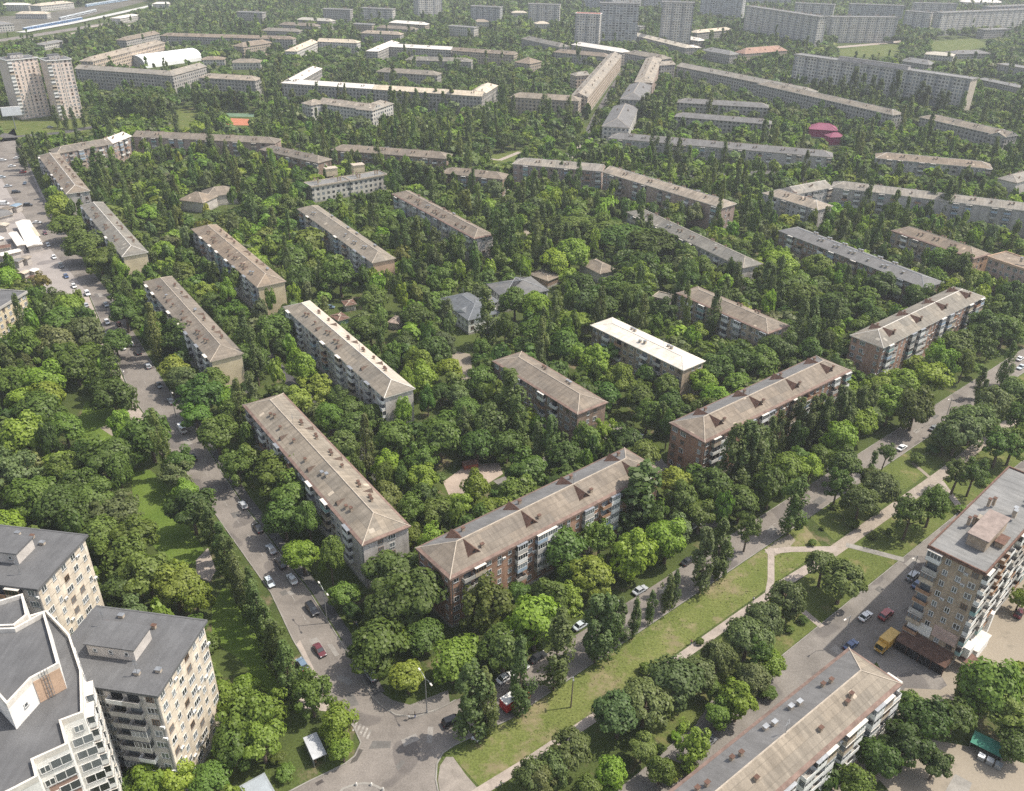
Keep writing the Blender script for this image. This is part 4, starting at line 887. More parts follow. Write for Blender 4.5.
# market by the left edge
mkl = [('long white market roof running towards the street', (15, 222), (27, 247), 7, WHITER), ('narrow white market roof beside the long one', (8, 233), (17, 246), 4, WHITER),
       ('white market roof lying across the foot of the rows', (1, 256), (22, 251), 5, WHITER), ('short white kiosk roof by the market gate', (29, 243), (38, 241), 5, WHITER),
       ('grey hall roof above the market stalls', (-6, 219), (14, 214), 13, SLATEG), ('small grey stall roof by the open clutter of the square', (18, 262), (24, 259), 4, SLATEG), ('tan stall roof beside the small grey one', (27, 259), (32, 256), 4, TANR), ('small white stall farthest down the square', (34, 272), (40, 269), 4, WHITER),
       ('pale stall with rusty neighbour near the red bush', (24, 274), (31, 271), 4, CREAMR), ('rusty stall roof near the red bush', (33, 279), (38, 276), 4, RUST), ('blue-grey stall roof at the upper end of the market', (16, 207), (23, 204), 5, mat('blue_sheet', (.2, .27, .34), .1, .5)),
       ('brown stall roof at the upper end of the market', (6, 210), (13, 207), 5, SLATEB), ('narrow cream stall roof right of the long white one', (28, 228), (34, 237), 3, CREAMR),
       ('cream market stall beside the grey hall', (6, 226), (10, 223), 6, CREAMR),
       ('white stall at the photo edge below the grey hall', (-4, 241), (5, 238), 6, WHITER), ('rusty stall roof between the white market rows', (-4, 249), (11, 247), 5, RUST)]
for lb, p0, p1, wd, rf in mkl:
    FB(lb, [(p0, p1, wd)], 3.4, 1, PALE, rf, rtype='hip', hips=(0, 0), cat='market stall', nm='market_stall', rk=.2, detail=0, group='market stalls')

# ---- street furniture
def at(u, v, z=0): p = W(u, v, z); return (float(p[0]), float(p[1]), z)
LAMPH = MB(); LAMPH.box(-.16, .16, -.5, .25, -.06, .08); LAMPM = LAMPH.mesh('lamp_head', [TRIMW])
def lamp(label, u, v, h=10, rz=0, arms=1, m_=None):
    t = thing('street_lamp', label, 'street lamp', at(u, v), rz, 'street lamps')
    p = MB(); p.tube((0, 0, 0), (0, 0, .8), .2, .2, 8); p.tube((0, 0, .8), (0, 0, h), .13, .08, 8); p.obj('pole', [m_ or METAL], t)
    for s in ((1, -1) if arms == 2 else (1,)):
        q = MB(); q.tube((0, 0, h - .3), (0, s * 1.1, h + .25), .06, .05, 6); q.tube((0, s * 1.1, h + .25), (0, s * 2.1, h + .35), .05, .05, 6); q.obj('arm', [m_ or METAL], t)
        put('lamp_head', LAMPM, t, (0, s * 2.3, h + .33), math.pi if s > 0 else 0)
lamp('grey double-armed street lamp on the pavement above the parked pale car', 327.5, 623, 10.5, R(35), 2)
lamp('tall grey double-armed street lamp at the crossroads corner', 427, 713, 10.5, R(35), 2)
lamp('dark street lamp in the trees beside two white parked cars', 513, 662, 10, R(130))
lamp('slim dark lamp on the wide lower street beside the parked blue car', 841.5, 648, 10, R(130))
lamp('slim lamp beside the brick tower and the parked silver car', 909, 583, 9, R(130))
lamp('lamp on the kerb opposite the pink brick block', 944, 424, 10, R(130))
lamp('lamp beside the small dark car under the second brick block', 820, 440, 10, R(130))
lamp('lamp on the left street above the white van', 176, 417, 10, R(215))
lamp('lamp by the bushy tree on the left street bend', 128, 395, 10, R(215))
lamp('tall lamp on the wooded street under the bent block', 644.5, 174, 11, R(80))
lamp('lamp post beside the tall poplars of the wooded street', 699, 178, 11, R(80))
t = thing('wooden_pole', 'plain wooden utility pole alone on the boulevard lawn', 'pole', at(570.8, 707.5))
p = MB(); p.tube((0, 0, 0), (.1, 0, 9), .17, .11, 8); p.obj('pole', [mat('weathered_wood', (.2, .16, .12), .2, 2)], t)
p = MB(); p.box(-.05, .25, -.6, .6, 8.6, 8.72); p.tube((.1, -.5, 8.72), (.1, -.5, 8.95), .05, .04, 5); p.tube((.1, .5, 8.72), (.1, .5, 8.95), .05, .04, 5); p.obj('crossarm', [METAL], t)
# bus shelter
a = W(303, 738, 2.6); b = W(313, 760, 2.6); d = b - a; L = float(np.hypot(*d)); th = math.atan2(d[1], d[0])
t = thing('bus_shelter', 'bus shelter with pale grey slab roof under the bright tree at the junction', 'bus shelter', (a[0], a[1], 0), th)
m = MB(); m.box(0, L, 0, 2.8, 2.5, 2.68); m.obj('roof', [mat('shelter_grey', (.45, .46, .47), .1, .5)], t)
m = MB(); m.box(.15, L - .15, .12, .2, 0, 2.497); m.obj('back_panel', [METAL], t)
for x in (.3, L - .3): m = MB(); m.tube((x, 2.5, 0), (x, 2.5, 2.497), .06, .06, 6); m.obj('post', [METAL], t)
m = MB(); m.box(1, L - 1, .5, .95, .42, .5); m.box(1.1, 1.2, .55, .9, 0, .417); m.box(L - 1.2, L - 1.1, .55, .9, 0, .417); m.obj('bench', [mat('bench_wood', (.3, .19, .1), .2, 2)], t)
FB('small kiosk with flat metal roof at the bottom edge beside the drive', [((250, 806), (275, 792), 5)], 3, 1, PALE, mat('kiosk_roof', (.3, .33, .35), .1, .4), rtype='flat', cat='kiosk', nm='kiosk', detail=0, trim=mat('kiosk_trim', (.26, .28, .29), .1, .4), rimh=.14)
# billboards
def billboard(label, u, v, h, wd, ht, rz):
    t = thing('billboard', label, 'billboard', at(u, v), rz, 'billboards')
    p = MB(); p.tube((0, 0, 0), (0, 0, h), .35, .3, 8); p.obj('post', [METAL], t)
    p = MB(); p.box(-wd / 2, wd / 2, -.4, .4, h, h + ht); p.obj('board', [WHITEP], t)
    p = MB(); p.box(-wd / 2 + .2, wd / 2 - .2, -.46, -.405, h + .2, h + ht - .2); p.obj('poster', [mat('billboard_paper', (.72, .73, .75), .06, .4)], t)
billboard('white roadside billboard on a tall post in front of the twin towers', 16, 129.5, 10, 13, 6.5, R(28))
# waste enclosure
t = thing('waste_shelter', 'green-roofed waste shelter with bins in the sandy yard', 'waste shelter', at(985, 752), R(-38))
m = MB(); m.quad((-3, -1.5, 2.2), (3, -1.5, 2.2), (3, 1.5, 2.8), (-3, 1.5, 2.8)); m.box(-3, 3, -1.56, -1.5, 2.1, 2.2); m.obj('roof', [mat('green_sheet', (.07, .24, .17), .15, 1)], t)
m = MB(); m.box(-2.9, 2.9, 1.35, 1.42, 0, 2.6); m.box(-2.9, -2.83, -1.2, 1.34, 0, 2.1); m.box(2.83, 2.9, -1.2, 1.34, 0, 2.1); m.obj('side_wall', [METAL], t)
for k, x in enumerate((-1.6, 0, 1.6)):
    o = thing('waste_bin', ('grey metal waste bin under the green shelter, farthest from the tree', 'grey metal waste bin in the middle under the green shelter', 'grey metal waste bin under the green shelter, nearest the tree')[k], 'waste bin', at(985 , 757), R(-38), 'bins of the waste shelter')
    c, s = math.cos(R(-38)), math.sin(R(-38)); o.location.x += x * c; o.location.y += x * s - 1.6
    m = MB(); m.box(-.6, .6, -.5, .5, .15, 1.2); m.obj('bin_body', [mat('galvanised', (.5, .52, .53), .1, 1, .4, .7)], o)
    m = MB(); m.quad((-.65, -.55, 1.22), (.65, -.55, 1.22), (.65, .55, 1.4), (-.65, .55, 1.4)); m.obj('lid', [mat('galvanised', (0, 0, 0))], o)
# playground house
t = thing('play_house', 'rusty red play house on the pink sand among trees', 'play house', at(470, 467), R(20))
m = MB(); m.box(-2.2, 2.2, -1.2, 1.2, 0, 1.7); m.obj('wall', [mat('play_red', (.32, .1, .06), .2, 1)], t)
m = MB(); m.quad((-2.4, -1.5, 1.7), (2.4, -1.5, 1.7), (2.4, 0, 2.6), (-2.4, 0, 2.6)); m.quad((2.4, 1.5, 1.7), (-2.4, 1.5, 1.7), (-2.4, 0, 2.6), (2.4, 0, 2.6)); m.obj('roof', [RUST], t)
# trains on the railway
def train(label, p0, p1, nc, body, rf):
    a = W(*p0); b = W(*p1); d = b - a; L = float(np.hypot(*d)); th = math.atan2(d[1], d[0])
    t = thing('train', label, 'train', (a[0], a[1], 0), th, 'trains in the rail yard'); cl = L / nc
    for k in range(nc):
        m = MB(); m.box(k * cl + .5, (k + 1) * cl - .5, -1.6, 1.6, .6, 3.6, 0); m.box(k * cl + .5, (k + 1) * cl - .5, -1.3, 1.3, 3.6, 4.2, 1); m.box(k * cl + 3, (k + 1) * cl - 3, -1.65, 1.65, 1.9, 2.7, 2); m.box(k * cl + 2, k * cl + 4.5, -1.2, 1.2, 0, .6, 2); m.box((k + 1) * cl - 4.5, (k + 1) * cl - 2, -1.2, 1.2, 0, .6, 2)
        m.obj('carriage', [body, rf, DARK], t)
TB = mat('train_blue', (.12, .2, .34), .1, .1); TR = mat('train_roof', (.55, .58, .6), .1, .1)
train('blue train with pale roof standing by the long platform', (24, 31), (82, 20), 9, TB, TR)
train('pale blue train far off on the highest track', (86, 7), (128, 0.5), 7, mat('train_pale', (.35, .45, .55), .1, .1), TR)
train('short grey train on the middle track beyond the platform', (60, 20.5), (96, 12), 6, mat('train_grey', (.4, .42, .43), .1, .1), TR)
# ------------------------------------------------------------------ vehicles
m_, n_, l_, p_ = nodes('car_paint'); oi = n_.new('ShaderNodeObjectInfo'); l_.new(oi.outputs['Color'], p_.inputs['Base Color'])
p_.inputs['Roughness'].default_value = .28; p_.inputs['Coat Weight'].default_value = .6; PAINT = m_
CGLASS = mat('car_glass', (.02, .025, .03), .1, 1, .08, 0, spec=.7); TYRE = mat('tyre_rubber', (.025, .025, .025), .2, 3, .8)
RIM = mat('wheel_rim', (.45, .46, .47), .1, 3, .3, .8); LENS = mat('lamp_lens', (.75, .76, .78), .05, 3, .1); RED = mat('red_lens', (.4, .02, .02), .1, 3, .2); BUMP = mat('black_plastic', (.03, .03, .032), .2, 2, .6)
_w = MB(); _w.tube((0, -.1, 0), (0, .1, 0), .33, .33, 14); WHEELM = _w.mesh('tyre', [TYRE]); _w = MB(); _w.tube((0, -.11, 0), (0, .11, 0), .2, .2, 10); RIMM = _w.mesh('rim', [RIM])
def car_meshes(L, wd, prof, cab):
    """prof: (x, belt height, half width); cab: x of windscreen foot, windscreen top, rear top, rear foot and the roof height"""
    b = MB(); secs = []
    for x, z, hw in prof:
        secs.append([(x, -hw * .93, .27), (x, -hw, .45), (x, -hw, z * .8), (x, -hw * .93, z), (x, 0, z + .03), (x, hw * .93, z), (x, hw, z * .8), (x, hw, .45), (x, hw * .93, .27)])
    for s, t in zip(secs, secs[1:]):
        for k in range(8): b.quad(s[k], t[k], t[k + 1], s[k + 1])
    for s, f in ((secs[0], 1), (secs[-1], -1)):
        i = len(b.v); b.v += s; b.f.append(tuple(range(i, i + 9))[::f]); b.m.append(0)
    x0, x1, x2, x3, zr = cab; zb = max(p[1] for p in prof[2:-2]); hb = wd / 2 * .92; ht = wd / 2 * .74
    b.box(x2 - .05, x1 + .05, -ht - .03, ht + .03, zr - .03, zr + .02)
    for s in (-1, 1):                                   # pillars
        for xa, xb in ((x0, x1), ((x0 + x3) / 2, (x1 + x2) / 2), (x3, x2)): b.tube((xa, s * hb, zb), (xb, s * ht, zr), .045, .045, 4)
    b.box(prof[0][0] - .06, prof[0][0] + .05, -wd * .46, wd * .46, .28, .45, 1); b.box(prof[-1][0] - .05, prof[-1][0] + .06, -wd * .46, wd * .46, .28, .45, 1)
    g = MB(); lo = [(x0, -hb, zb), (x0, hb, zb), (x3, hb, zb), (x3, -hb, zb)]; up = [(x1, -ht, zr - .031), (x1, ht, zr - .031), (x2, ht, zr - .031), (x2, -ht, zr - .031)]
    for i in range(4): j = (i + 1) % 4; g.quad(lo[i], lo[j], up[j], up[i])
    return b.mesh('body', [PAINT, BUMP]), g.mesh('glazing', [CGLASS])
CARS = {
 'sedan': (4.4, 1.75, *car_meshes(4.4, 1.75, [(2.2, .62, .72), (2.0, .7, .82), (1.0, .84, .87), (.2, .9, .87), (-1.2, .92, .87), (-1.9, .9, .84), (-2.2, .78, .76)], (1.0, .25, -1.0, -1.65, 1.43)), 1.35),
 'hatchback': (4.0, 1.72, *car_meshes(4.0, 1.72, [(2.0, .64, .72), (1.8, .74, .82), (1.0, .88, .86), (.2, .94, .86), (-1.2, .96, .86), (-1.8, .95, .84), (-2.0, .8, .78)], (1.05, .35, -1.35, -1.9, 1.5)), 1.25),
 'suv': (4.7, 1.9, *car_meshes(4.7, 1.9, [(2.35, .8, .8), (2.15, .95, .9), (1.1, 1.05, .95), (.2, 1.1, .95), (-1.4, 1.12, .95), (-2.2, 1.12, .93), (-2.35, .9, .85)], (1.15, .55, -1.8, -2.2, 1.78)), 1.45),
 'van': (5.4, 1.98, *car_meshes(5.4, 1.98, [(2.7, .95, .85), (2.4, 1.15, .95), (1.9, 1.3, .99), (.2, 1.35, .99), (-1.4, 1.35, .99), (-2.5, 1.35, .98), (-2.7, 1.3, .95)], (2.0, 1.25, -2.55, -2.68, 2.3)), 1.7)}
_b = MB(); _b.box(-1.9, 1.3, -.96, .96, 1.352, 2.28); VANBOX = _b.mesh('cargo_panel', [PAINT])
def lens(m, nm): q = MB(); q.box(-.05, .05, -.17, .17, -.07, .07); return q.mesh(nm, [m])
HLM, TLM = lens(LENS, 'headlight'), lens(RED, 'taillight')
PROT = {}
def make_car(kind):
    L, wd, bm_, gm, ax = CARS[kind]
    t = thing('parked_car' if kind != 'van' else 'delivery_van', '', 'car' if kind != 'van' else 'van')
    put('body', bm_, t); put('glazing', gm, t)
    if kind == 'van': put('cargo_panel', VANBOX, t)
    for sx in (1, -1):
        for sy in (1, -1):
            wh = put('wheel', WHEELM, t, (sx * ax, sy * (wd / 2 - .1), .33)); put('rim', RIMM, wh)
            put('headlight' if sx > 0 else 'taillight', HLM if sx > 0 else TLM, t, (sx * (L / 2 - .02), sy * wd * .34, .62 if kind != 'suv' else .76))
    return t
CC = dict(white=(.78, .78, .77), silver=(.42, .44, .46), grey=(.2, .21, .22), black=(.012, .012, .014), blue=(.05, .09, .2), maroon=(.12, .025, .03), red=(.35, .03, .025), pale=(.5, .55, .58), steel=(.14, .2, .27), dark=(.035, .037, .042))
A1, A2, B1, B2 = -54, 126, 40, 220
cars = [
 (312, 609, 'suv', 'black', A1, 'black car by the kerb just above the double-armed lamp'), (319.5, 650, 'sedan', 'maroon', A1, 'dark maroon car driving down the left street in tree shade'),
 (302, 664, 'hatchback', 'steel', A2, 'steel blue car beside the last tree of the columnar row'), (315, 687, 'sedan', 'dark', A1, 'black car with pale bonnet nearest the junction tree'),
 (370.5, 674, 'sedan', 'silver', A2, 'silver car parked on the pavement below the corner block'), (269.5, 582, 'hatchback', 'pale', A1, 'pale silver car in the shade across from the columnar tree row'),
 (193, 457, 'sedan', 'dark', A2, 'dark car crossing the shade just below the white van'), (182, 429, 'van', 'white', A2, 'white van driving up the left street'),
 (171, 401, 'sedan', 'silver', A2, 'silver car on the left street just above the white van'), (138, 352, 'suv', 'dark', A2, 'dark car last in the line beside the yellow-ended block'),
 (131, 344, 'hatchback', 'white', A2, 'white car parked second in the line beside the yellow-ended block'), (127.5, 336.5, 'sedan', 'silver', A2, 'silver car parked third in the line beside the yellow-ended block'),
 (122.5, 347.5, 'hatchback', 'white', A1, 'white car in the oncoming lane beside the parked line'), (105, 335.5, 'sedan', 'silver', A1, 'silver car half in the shade left of the parked line'),
 (119, 324, 'hatchback', 'maroon', A2, 'dark red car parked behind the silver one by the yellow-ended block'), (107, 322, 'hatchback', 'white', A1, 'bright white car alone in mid street'),
 (106, 304.5, 'sedan', 'silver', A1, 'silver car on the left street above the bright white one'), (87.5, 293.5, 'suv', 'white', A1, 'white car where the left street leaves the market square'),
 (74, 286, 'hatchback', 'white', A1, 'white car by the trees at the market corner'), (86, 305, 'sedan', 'silver', A2, 'silver car under the roadside tree below the market corner'),
 (54, 257, 'sedan', 'white', A1, 'white car crossing the market square'), (45, 233, 'hatchback', 'maroon', A1, 'dark red car by the trees opposite the market rows'),
 (37.5, 235, 'sedan', 'grey', A1, 'grey car beside the market rows'), (37, 222.5, 'sedan', 'white', 10, 'white car parked crosswise above the grey one at the market'),
 (28, 205, 'suv', 'dark', 10, 'dark car in the shade above the market'), (4, 204, 'van', 'white', 10, 'white van at the photo edge above the grey hall'),
 (17, 158, 'sedan', 'white', 20, 'white car in the car park beside the brown-roofed lawn block'), (3, 160, 'hatchback', 'white', 20, 'white car at the photo edge in the car park'),
 (33, 150, 'van', 'white', 20, 'white van at the top of the car park by the poplar'), (50, 127, 'sedan', 'silver', 5, 'silver car at the foot of the twin towers'),
 (271, 549, 'sedan', 'silver', A2, 'silver car parked under the trees of the corner block, upper one'), (281, 563, 'suv', 'dark', A2, 'dark car parked under the trees of the corner block, lower one'),
 (453, 721, 'suv', 'black', 28, 'long black car turning at the crossroads by the big poplar'), (480, 733, 'sedan', 'white', 60, 'white car half under the big crossroads poplar'),
 (469.5, 701, 'hatchback', 'red', 40, 'red car glimpsed behind the crossroads poplar'), (521, 669, 'hatchback', 'white', 40, 'white car parked beside the dark lamp, upper one'),
 (505.5, 677.5, 'sedan', 'white', 40, 'white car parked beside the dark lamp, lower one'), (581, 625, 'sedan', 'pale', B1, 'pale silver car alone on the street beside bright trees'),
 (538, 657, 'sedan', 'dark', B1, 'dark blue car under the bright tree by the street'), (688, 561, 'sedan', 'dark', B1, 'dark car in the gap between street poplars'),
 (640, 590, 'sedan', 'silver', B1, 'silver car under bright trees near the slim poplars'), (695, 525, 'hatchback', 'white', B1, 'white car glimpsed in trees at the driveway mouth'),
 (902, 447.5, 'sedan', 'white', B1, 'white car driving on the open street beside the round bushes'), (832.5, 468.5, 'hatchback', 'white', B1, 'white car tucked under trees of the far kerb'),
 (1020, 358.5, 'sedan', 'white', B1, 'white car at the photo edge on the street, farther one'), (1021, 367, 'sedan', 'pale', B2, 'pale car at the photo edge on the street, nearer one'),
 (639, 437, 'sedan', 'white', 60, 'white car parked on the drive between the two brick blocks'), (522, 493, 'sedan', 'white', 30, 'white car parked behind the orange brick corner block'),
 (330, 307, 'hatchback', 'steel', 0, 'steel blue car by the garages behind the white-ridged block'), (456, 387, 'hatchback', 'pale', 30, 'pale blue car on the dirt path by the brown brick block'),
 (913, 576, 'suv', 'silver', 41, 'silver car parked beside the brick tower'), (918, 584, 'sedan', 'blue', 41, 'dark blue car parked next to the silver car by the brick tower'),
 (865.5, 616, 'sedan', 'white', B1, 'white car driving along the wide lower street'), (886, 614.5, 'suv', 'red', B1, 'dark red car parked in the tower shade near the yellow truck'),
 (851, 645, 'sedan', 'blue', B1, 'blue car half in shade by the roof corner of the white-fronted block'), (1020, 613, 'sedan', 'maroon', 43, 'maroon car at the photo edge behind the brick tower'),
 (12, 166, 'sedan', 'white', 20, 'white car in the second line of the car park at the photo edge'), (23, 172, 'hatchback', 'red', 20, 'bright red car in the car park below the white ones'), (8, 186, 'sedan', 'silver', 30, 'silver car standing low in the car park at the photo edge'),
 (16, 192, 'suv', 'black', 30, 'black car low in the car park beside the silver one'), (25, 183, 'sedan', 'steel', 110, 'steel blue car turned across the car park exit'), (2, 177, 'hatchback', 'pale', 20, 'pale car cut by the photo edge in the car park'),
 (48, 245, 'hatchback', 'white', A1, 'white small car between the market gate and the roadside trees'), (61, 266, 'suv', 'grey', A1, 'grey car heading down past the clutter of the square'), (66, 276, 'sedan', 'blue', A1, 'dark blue car at the foot of the market square'),
 (159, 385, 'sedan', 'grey', A1, 'grey car on the left street below the yellow-ended block'), (148, 366, 'hatchback', 'silver', A2, 'small silver car at the kerb below the yellow-ended block'), (258, 528, 'sedan', 'black', A2, 'black car at the kerb beside the corner block trees, upper'),
 (243, 505, 'hatchback', 'silver', A2, 'silver small car at the kerb where the corner block trees begin'), (292, 579, 'sedan', 'white', A2, 'white car at the kerb beside the corner block trees, lower'), (934, 428, 'sedan', 'grey', B1, 'grey car on the open street beyond the white one'),
 (796, 500, 'hatchback', 'maroon', B2, 'maroon small car on the street beside the dark slim poplar'), (612, 604, 'sedan', 'white', B1, 'white car on the street between the slim kerb poplars'), (930, 567, 'hatchback', 'grey', 41, 'grey small car parked in the line before the brick tower'),
 (974, 706, 'hatchback', 'white', 10, 'white car tucked between trees at the tower yard'), (708, 742, 'sedan', 'grey', 40, 'grey car in the shade of the tree by the half-grey roof')]
kids = None
for k in CARS: PROT[k] = make_car(k)
kids = children_of(); used = set()
for u, v, k, c, a, lb in cars:
    o = PROT[k] if k not in used else copy_tree(PROT[k], kids); used.add(k)
    p = W(u, v, .6); o.location = (p[0], p[1], .03); o.rotation_euler = (0, 0, R(a)); o['label'] = lb; o['group'] = 'cars on the streets'
kids = children_of()
for o in [x for x in bpy.data.objects if x.parent is None and x.get('category') in ('car', 'van')]:
    lb = o['label']; c = next(c for u, v, k, c, a, l2 in cars if l2 == lb)
    for ch in kids[o]:
        if ch.name.split('.')[0] in ('body', 'cargo_panel'): ch.color = (*CC[c], 1)
# yellow box truck and the red and white truck
def truck(label, u, v, a, boxm, cabm, topm):
    p = W(u, v, 1); t = thing('box_truck', label, 'truck', (p[0], p[1], .03), R(a), 'trucks')
    m = MB(); m.prism([(-3.6, -1.2), (1.5, -1.2), (1.5, 1.2), (-3.6, 1.2)], .95, 3.3, 0); m.quad((-3.6, -1.2, 3.303), (1.5, -1.2, 3.303), (1.5, 1.2, 3.303), (-3.6, 1.2, 3.303), 1)
    for k in range(6): m.box(-3.3 + k * .9, -3.24 + k * .9, -1.24, -1.2, 1, 3.25); m.box(-3.3 + k * .9, -3.24 + k * .9, 1.2, 1.24, 1, 3.25)
    m.obj('cargo_box', [boxm, topm], t)
    m = MB(); s = [(1.6, .7), (3.3, .7), (3.3, 1.45), (2.9, 2.45), (1.6, 2.5)]
    i = len(m.v); m.v += [(x, -1.05, z) for x, z in s] + [(x, 1.05, z) for x, z in s]
    for k in range(5): m.f.append((i + k, i + (k + 1) % 5, i + 5 + (k + 1) % 5, i + 5 + k)); m.m.append(0)
    m.f += [tuple(i + k for k in range(4, -1, -1)), tuple(i + 5 + k for k in range(5))]; m.m += [0, 0]; m.obj('cab', [cabm], t)
    m = MB(); m.quad((3.3, -.95, 1.5), (3.3, .95, 1.5), (2.95, .9, 2.38), (2.95, -.9, 2.38)); 
    for s_ in (-1, 1): m.quad((2.1, s_ * 1.06, 1.5), (3.1, s_ * 1.06, 1.5), (2.85, s_ * 1.06, 2.3), (2.1, s_ * 1.06, 2.3))
    for q in range(len(m.v)): m.v[q] = (m.v[q][0] + .02, m.v[q][1], m.v[q][2])
    m.obj('glazing', [CGLASS], t)
    m = MB(); m.box(-3.5, 3.2, -.5, .5, .5, .9); m.obj('chassis', [BUMP], t)
    for x in (-2.4, 2.4):
        for y in (-1, 1): put('wheel', WHEELM, t, (x, y, .42), 0, (1.28, 1.3, 1.28))
    for y in (-.8, .8): put('headlight', HLM, t, (3.32, y, .95))
YEL = mat('truck_yellow', (.55, .33, .07), .15, 1, .5); REDP = mat('truck_red', (.42, .03, .03), .12, 1, .5)
truck('yellow box truck parked in the shade of the brick tower', 885.5, 644, 220, YEL, YEL, mat('truck_yellow_top', (.6, .4, .14), .15, 1))
truck('red box truck with a white roof parked by the street poplars', 516, 701, 40, REDP, REDP, WHITEP)

# ------------------------------------------------------------------ people
def person_mesh():
    J = [(0, 0, .95), (0, .02, 1.2), (0, .02, 1.42), (0, .03, 1.52), (0, .05, 1.66), (0, .05, 1.76),
         (-.17, .02, 1.4), (-.24, -.06, 1.15), (-.23, .08, .93), (-.23, .12, .84), (.17, .02, 1.4), (.24, .1, 1.16), (.23, .24, .98), (.22, .28, .9),
         (-.09, .02, .88), (-.1, .16, .5), (-.1, .1, .08), (-.1, .24, .03), (.09, 0, .88), (.1, -.02, .48), (.1, -.24, .12), (.1, -.14, .03)]
    E_ = [(0, 1), (1, 2), (2, 3), (3, 4), (4, 5), (2, 6), (6, 7), (7, 8), (8, 9), (2, 10), (10, 11), (11, 12), (12, 13), (0, 14), (14, 15), (15, 16), (16, 17), (0, 18), (18, 19), (19, 20), (20, 21)]
    rad = [.15, .15, .16, .06, .1, .07, .075, .05, .04, .035, .075, .05, .04, .035, .095, .065, .045, .035, .095, .065, .045, .035]
    me = bpy.data.meshes.new('person_skeleton'); me.from_pydata(J, E_, []); o = bpy.data.objects.new('person_skeleton', me); col.objects.link(o)
    sk = o.modifiers.new('skin', 'SKIN'); ss = o.modifiers.new('sub', 'SUBSURF'); ss.levels = ss.render_levels = 1
    for i, v in enumerate(me.skin_vertices[0].data): v.radius = (rad[i], rad[i] * (.72 if i in (0, 1, 2) else 1)); v.use_root = i == 0
    dg = bpy.context.evaluated_depsgraph_get(); out = bpy.data.meshes.new_from_object(o.evaluated_get(dg)); bpy.data.objects.remove(o)
    out.name = 'person_body'; return out
PM = person_mesh(); SKIN = mat('skin', (.5, .32, .23), .05, 5, .6); HAIR = mat('dark_hair', (.04, .028, .02), .2, 8)
_h = MB(); _h.prism([(.11 * math.cos(k * .7854), .04 + .115 * math.sin(k * .7854)) for k in range(8)], 1.69, 1.79, 0); HAIRM = _h.mesh('hair', [HAIR])
cl = dict(white=(.7, .7, .7), red=(.4, .06, .06), blue=(.08, .14, .35), black=(.02, .02, .025), pink=(.55, .3, .3), green=(.1, .2, .1), tan=(.4, .3, .2))
for u, v, top, leg, a, lb in ((690.8, 645, 'pink', 'blue', 40, 'person in a pink top walking on the boulevard path beside the round trees'), (753, 602, 'white', 'black', 220, 'person in white walking on the path by the dark park tree'),
        (940.5, 776.5, 'black', 'white', 90, 'person with dark top crossing the sandy yard'), (409, 720, 'white', 'black', 10, 'person in white stepping off the corner kerb'),
        (415, 718, 'black', 'blue', 10, 'person in black at the corner kerb beside the tall lamp'), (386.5, 676, 'pink', 'tan', 120, 'person in pink beside the silver car on the pavement'),
        (741, 537, 'blue', 'black', 220, 'person in blue crossing the street near the path junction'), (976.8, 512, 'blue', 'blue', 220, 'person in blue walking on the lower street kerb'),
        (687, 773, 'red', 'black', 200, 'person in red behind the half-grey roof'), (357, 626, 'white', 'blue', -50, 'person in white on the shaded pavement by the corner block'), (501, 787, 'green', 'black', 40, 'person in green at the near end of the boulevard path')):
    me = PM.copy(); me.materials.clear()
    for nm in (None, top, leg): me.materials.append(SKIN if nm is None else mat('cloth_' + nm, cl[nm], .15, 4))
    for f in me.polygons:
        z = f.center.z; f.material_index = 0 if z > 1.5 or (z < 1.0 and abs(f.center.x) > .185) else (1 if z > .93 else (2 if z > .08 else 1)); f.use_smooth = True
    t = thing('person', lb, 'person', at(u, v, 0), R(a - 90), 'people on foot'); t.location.z = .09; put('body', me, t); put('hair', HAIRM, t)
# ------------------------------------------------------------------ trees
def leaf_material(name, attr):
    m, n, l, p = nodes(name); n.remove(p)
    out = n['Material Output']
    if attr: src = n.new('ShaderNodeAttribute'); src.attribute_name = 'tint'; c = src.outputs['Color']
    else: src = n.new('ShaderNodeObjectInfo'); c = src.outputs['Color']
    geo = n.new('ShaderNodeNewGeometry')
    k = ramp(n, l, geo.outputs['Random Per Island'], (.78, .79, .82), (1.22, 1.2, 1.08), 0, 1)
    c = mixc(n, l, 1.0, c, k, 'MULTIPLY')
    d = n.new('ShaderNodeBsdfDiffuse'); t = n.new('ShaderNodeBsdfTranslucent'); g = n.new('ShaderNodeBsdfGlossy'); g.inputs['Roughness'].default_value = .5
    l.new(c, d.inputs[0]); l.new(mixc(n, l, 1.0, c, (1.15, 1.25, .6), 'MULTIPLY'), t.inputs[0]); g.inputs[0].default_value = (.5, .5, .45, 1)
    mx = n.new('ShaderNodeMixShader'); mx.inputs[0].default_value = .4; l.new(d.outputs[0], mx.inputs[1]); l.new(t.outputs[0], mx.inputs[2])
    m2 = n.new('ShaderNodeMixShader'); m2.inputs[0].default_value = .035; l.new(mx.outputs[0], m2.inputs[1]); l.new(g.outputs[0], m2.inputs[2])
    l.new(m2.outputs[0], out.inputs[0]); return m
LEAF = leaf_material('foliage', False); LEAFA = leaf_material('far_foliage', True)
BARK = mat('bark', (.13, .1, .075), .25, 2, .95)
def unit(v): return v / np.maximum(1e-6, np.linalg.norm(v, axis=-1, keepdims=True))
def leaves(P, N, size, r):
    """one bent-free quad per point, facing N with jitter"""
    n = len(P); N = unit(N + r.normal(0, .42, (n, 3)))
    a = unit(np.cross(N, r.normal(0, 1, (n, 3)))); b = np.cross(N, a)
    s = size * r.uniform(.65, 1.25, (n, 1)); e = s * r.uniform(.55, .9, (n, 1))
    q = np.stack([P - a * s, P - b * e, P + a * s, P + b * e], 1)
    return q.reshape(-1, 3)
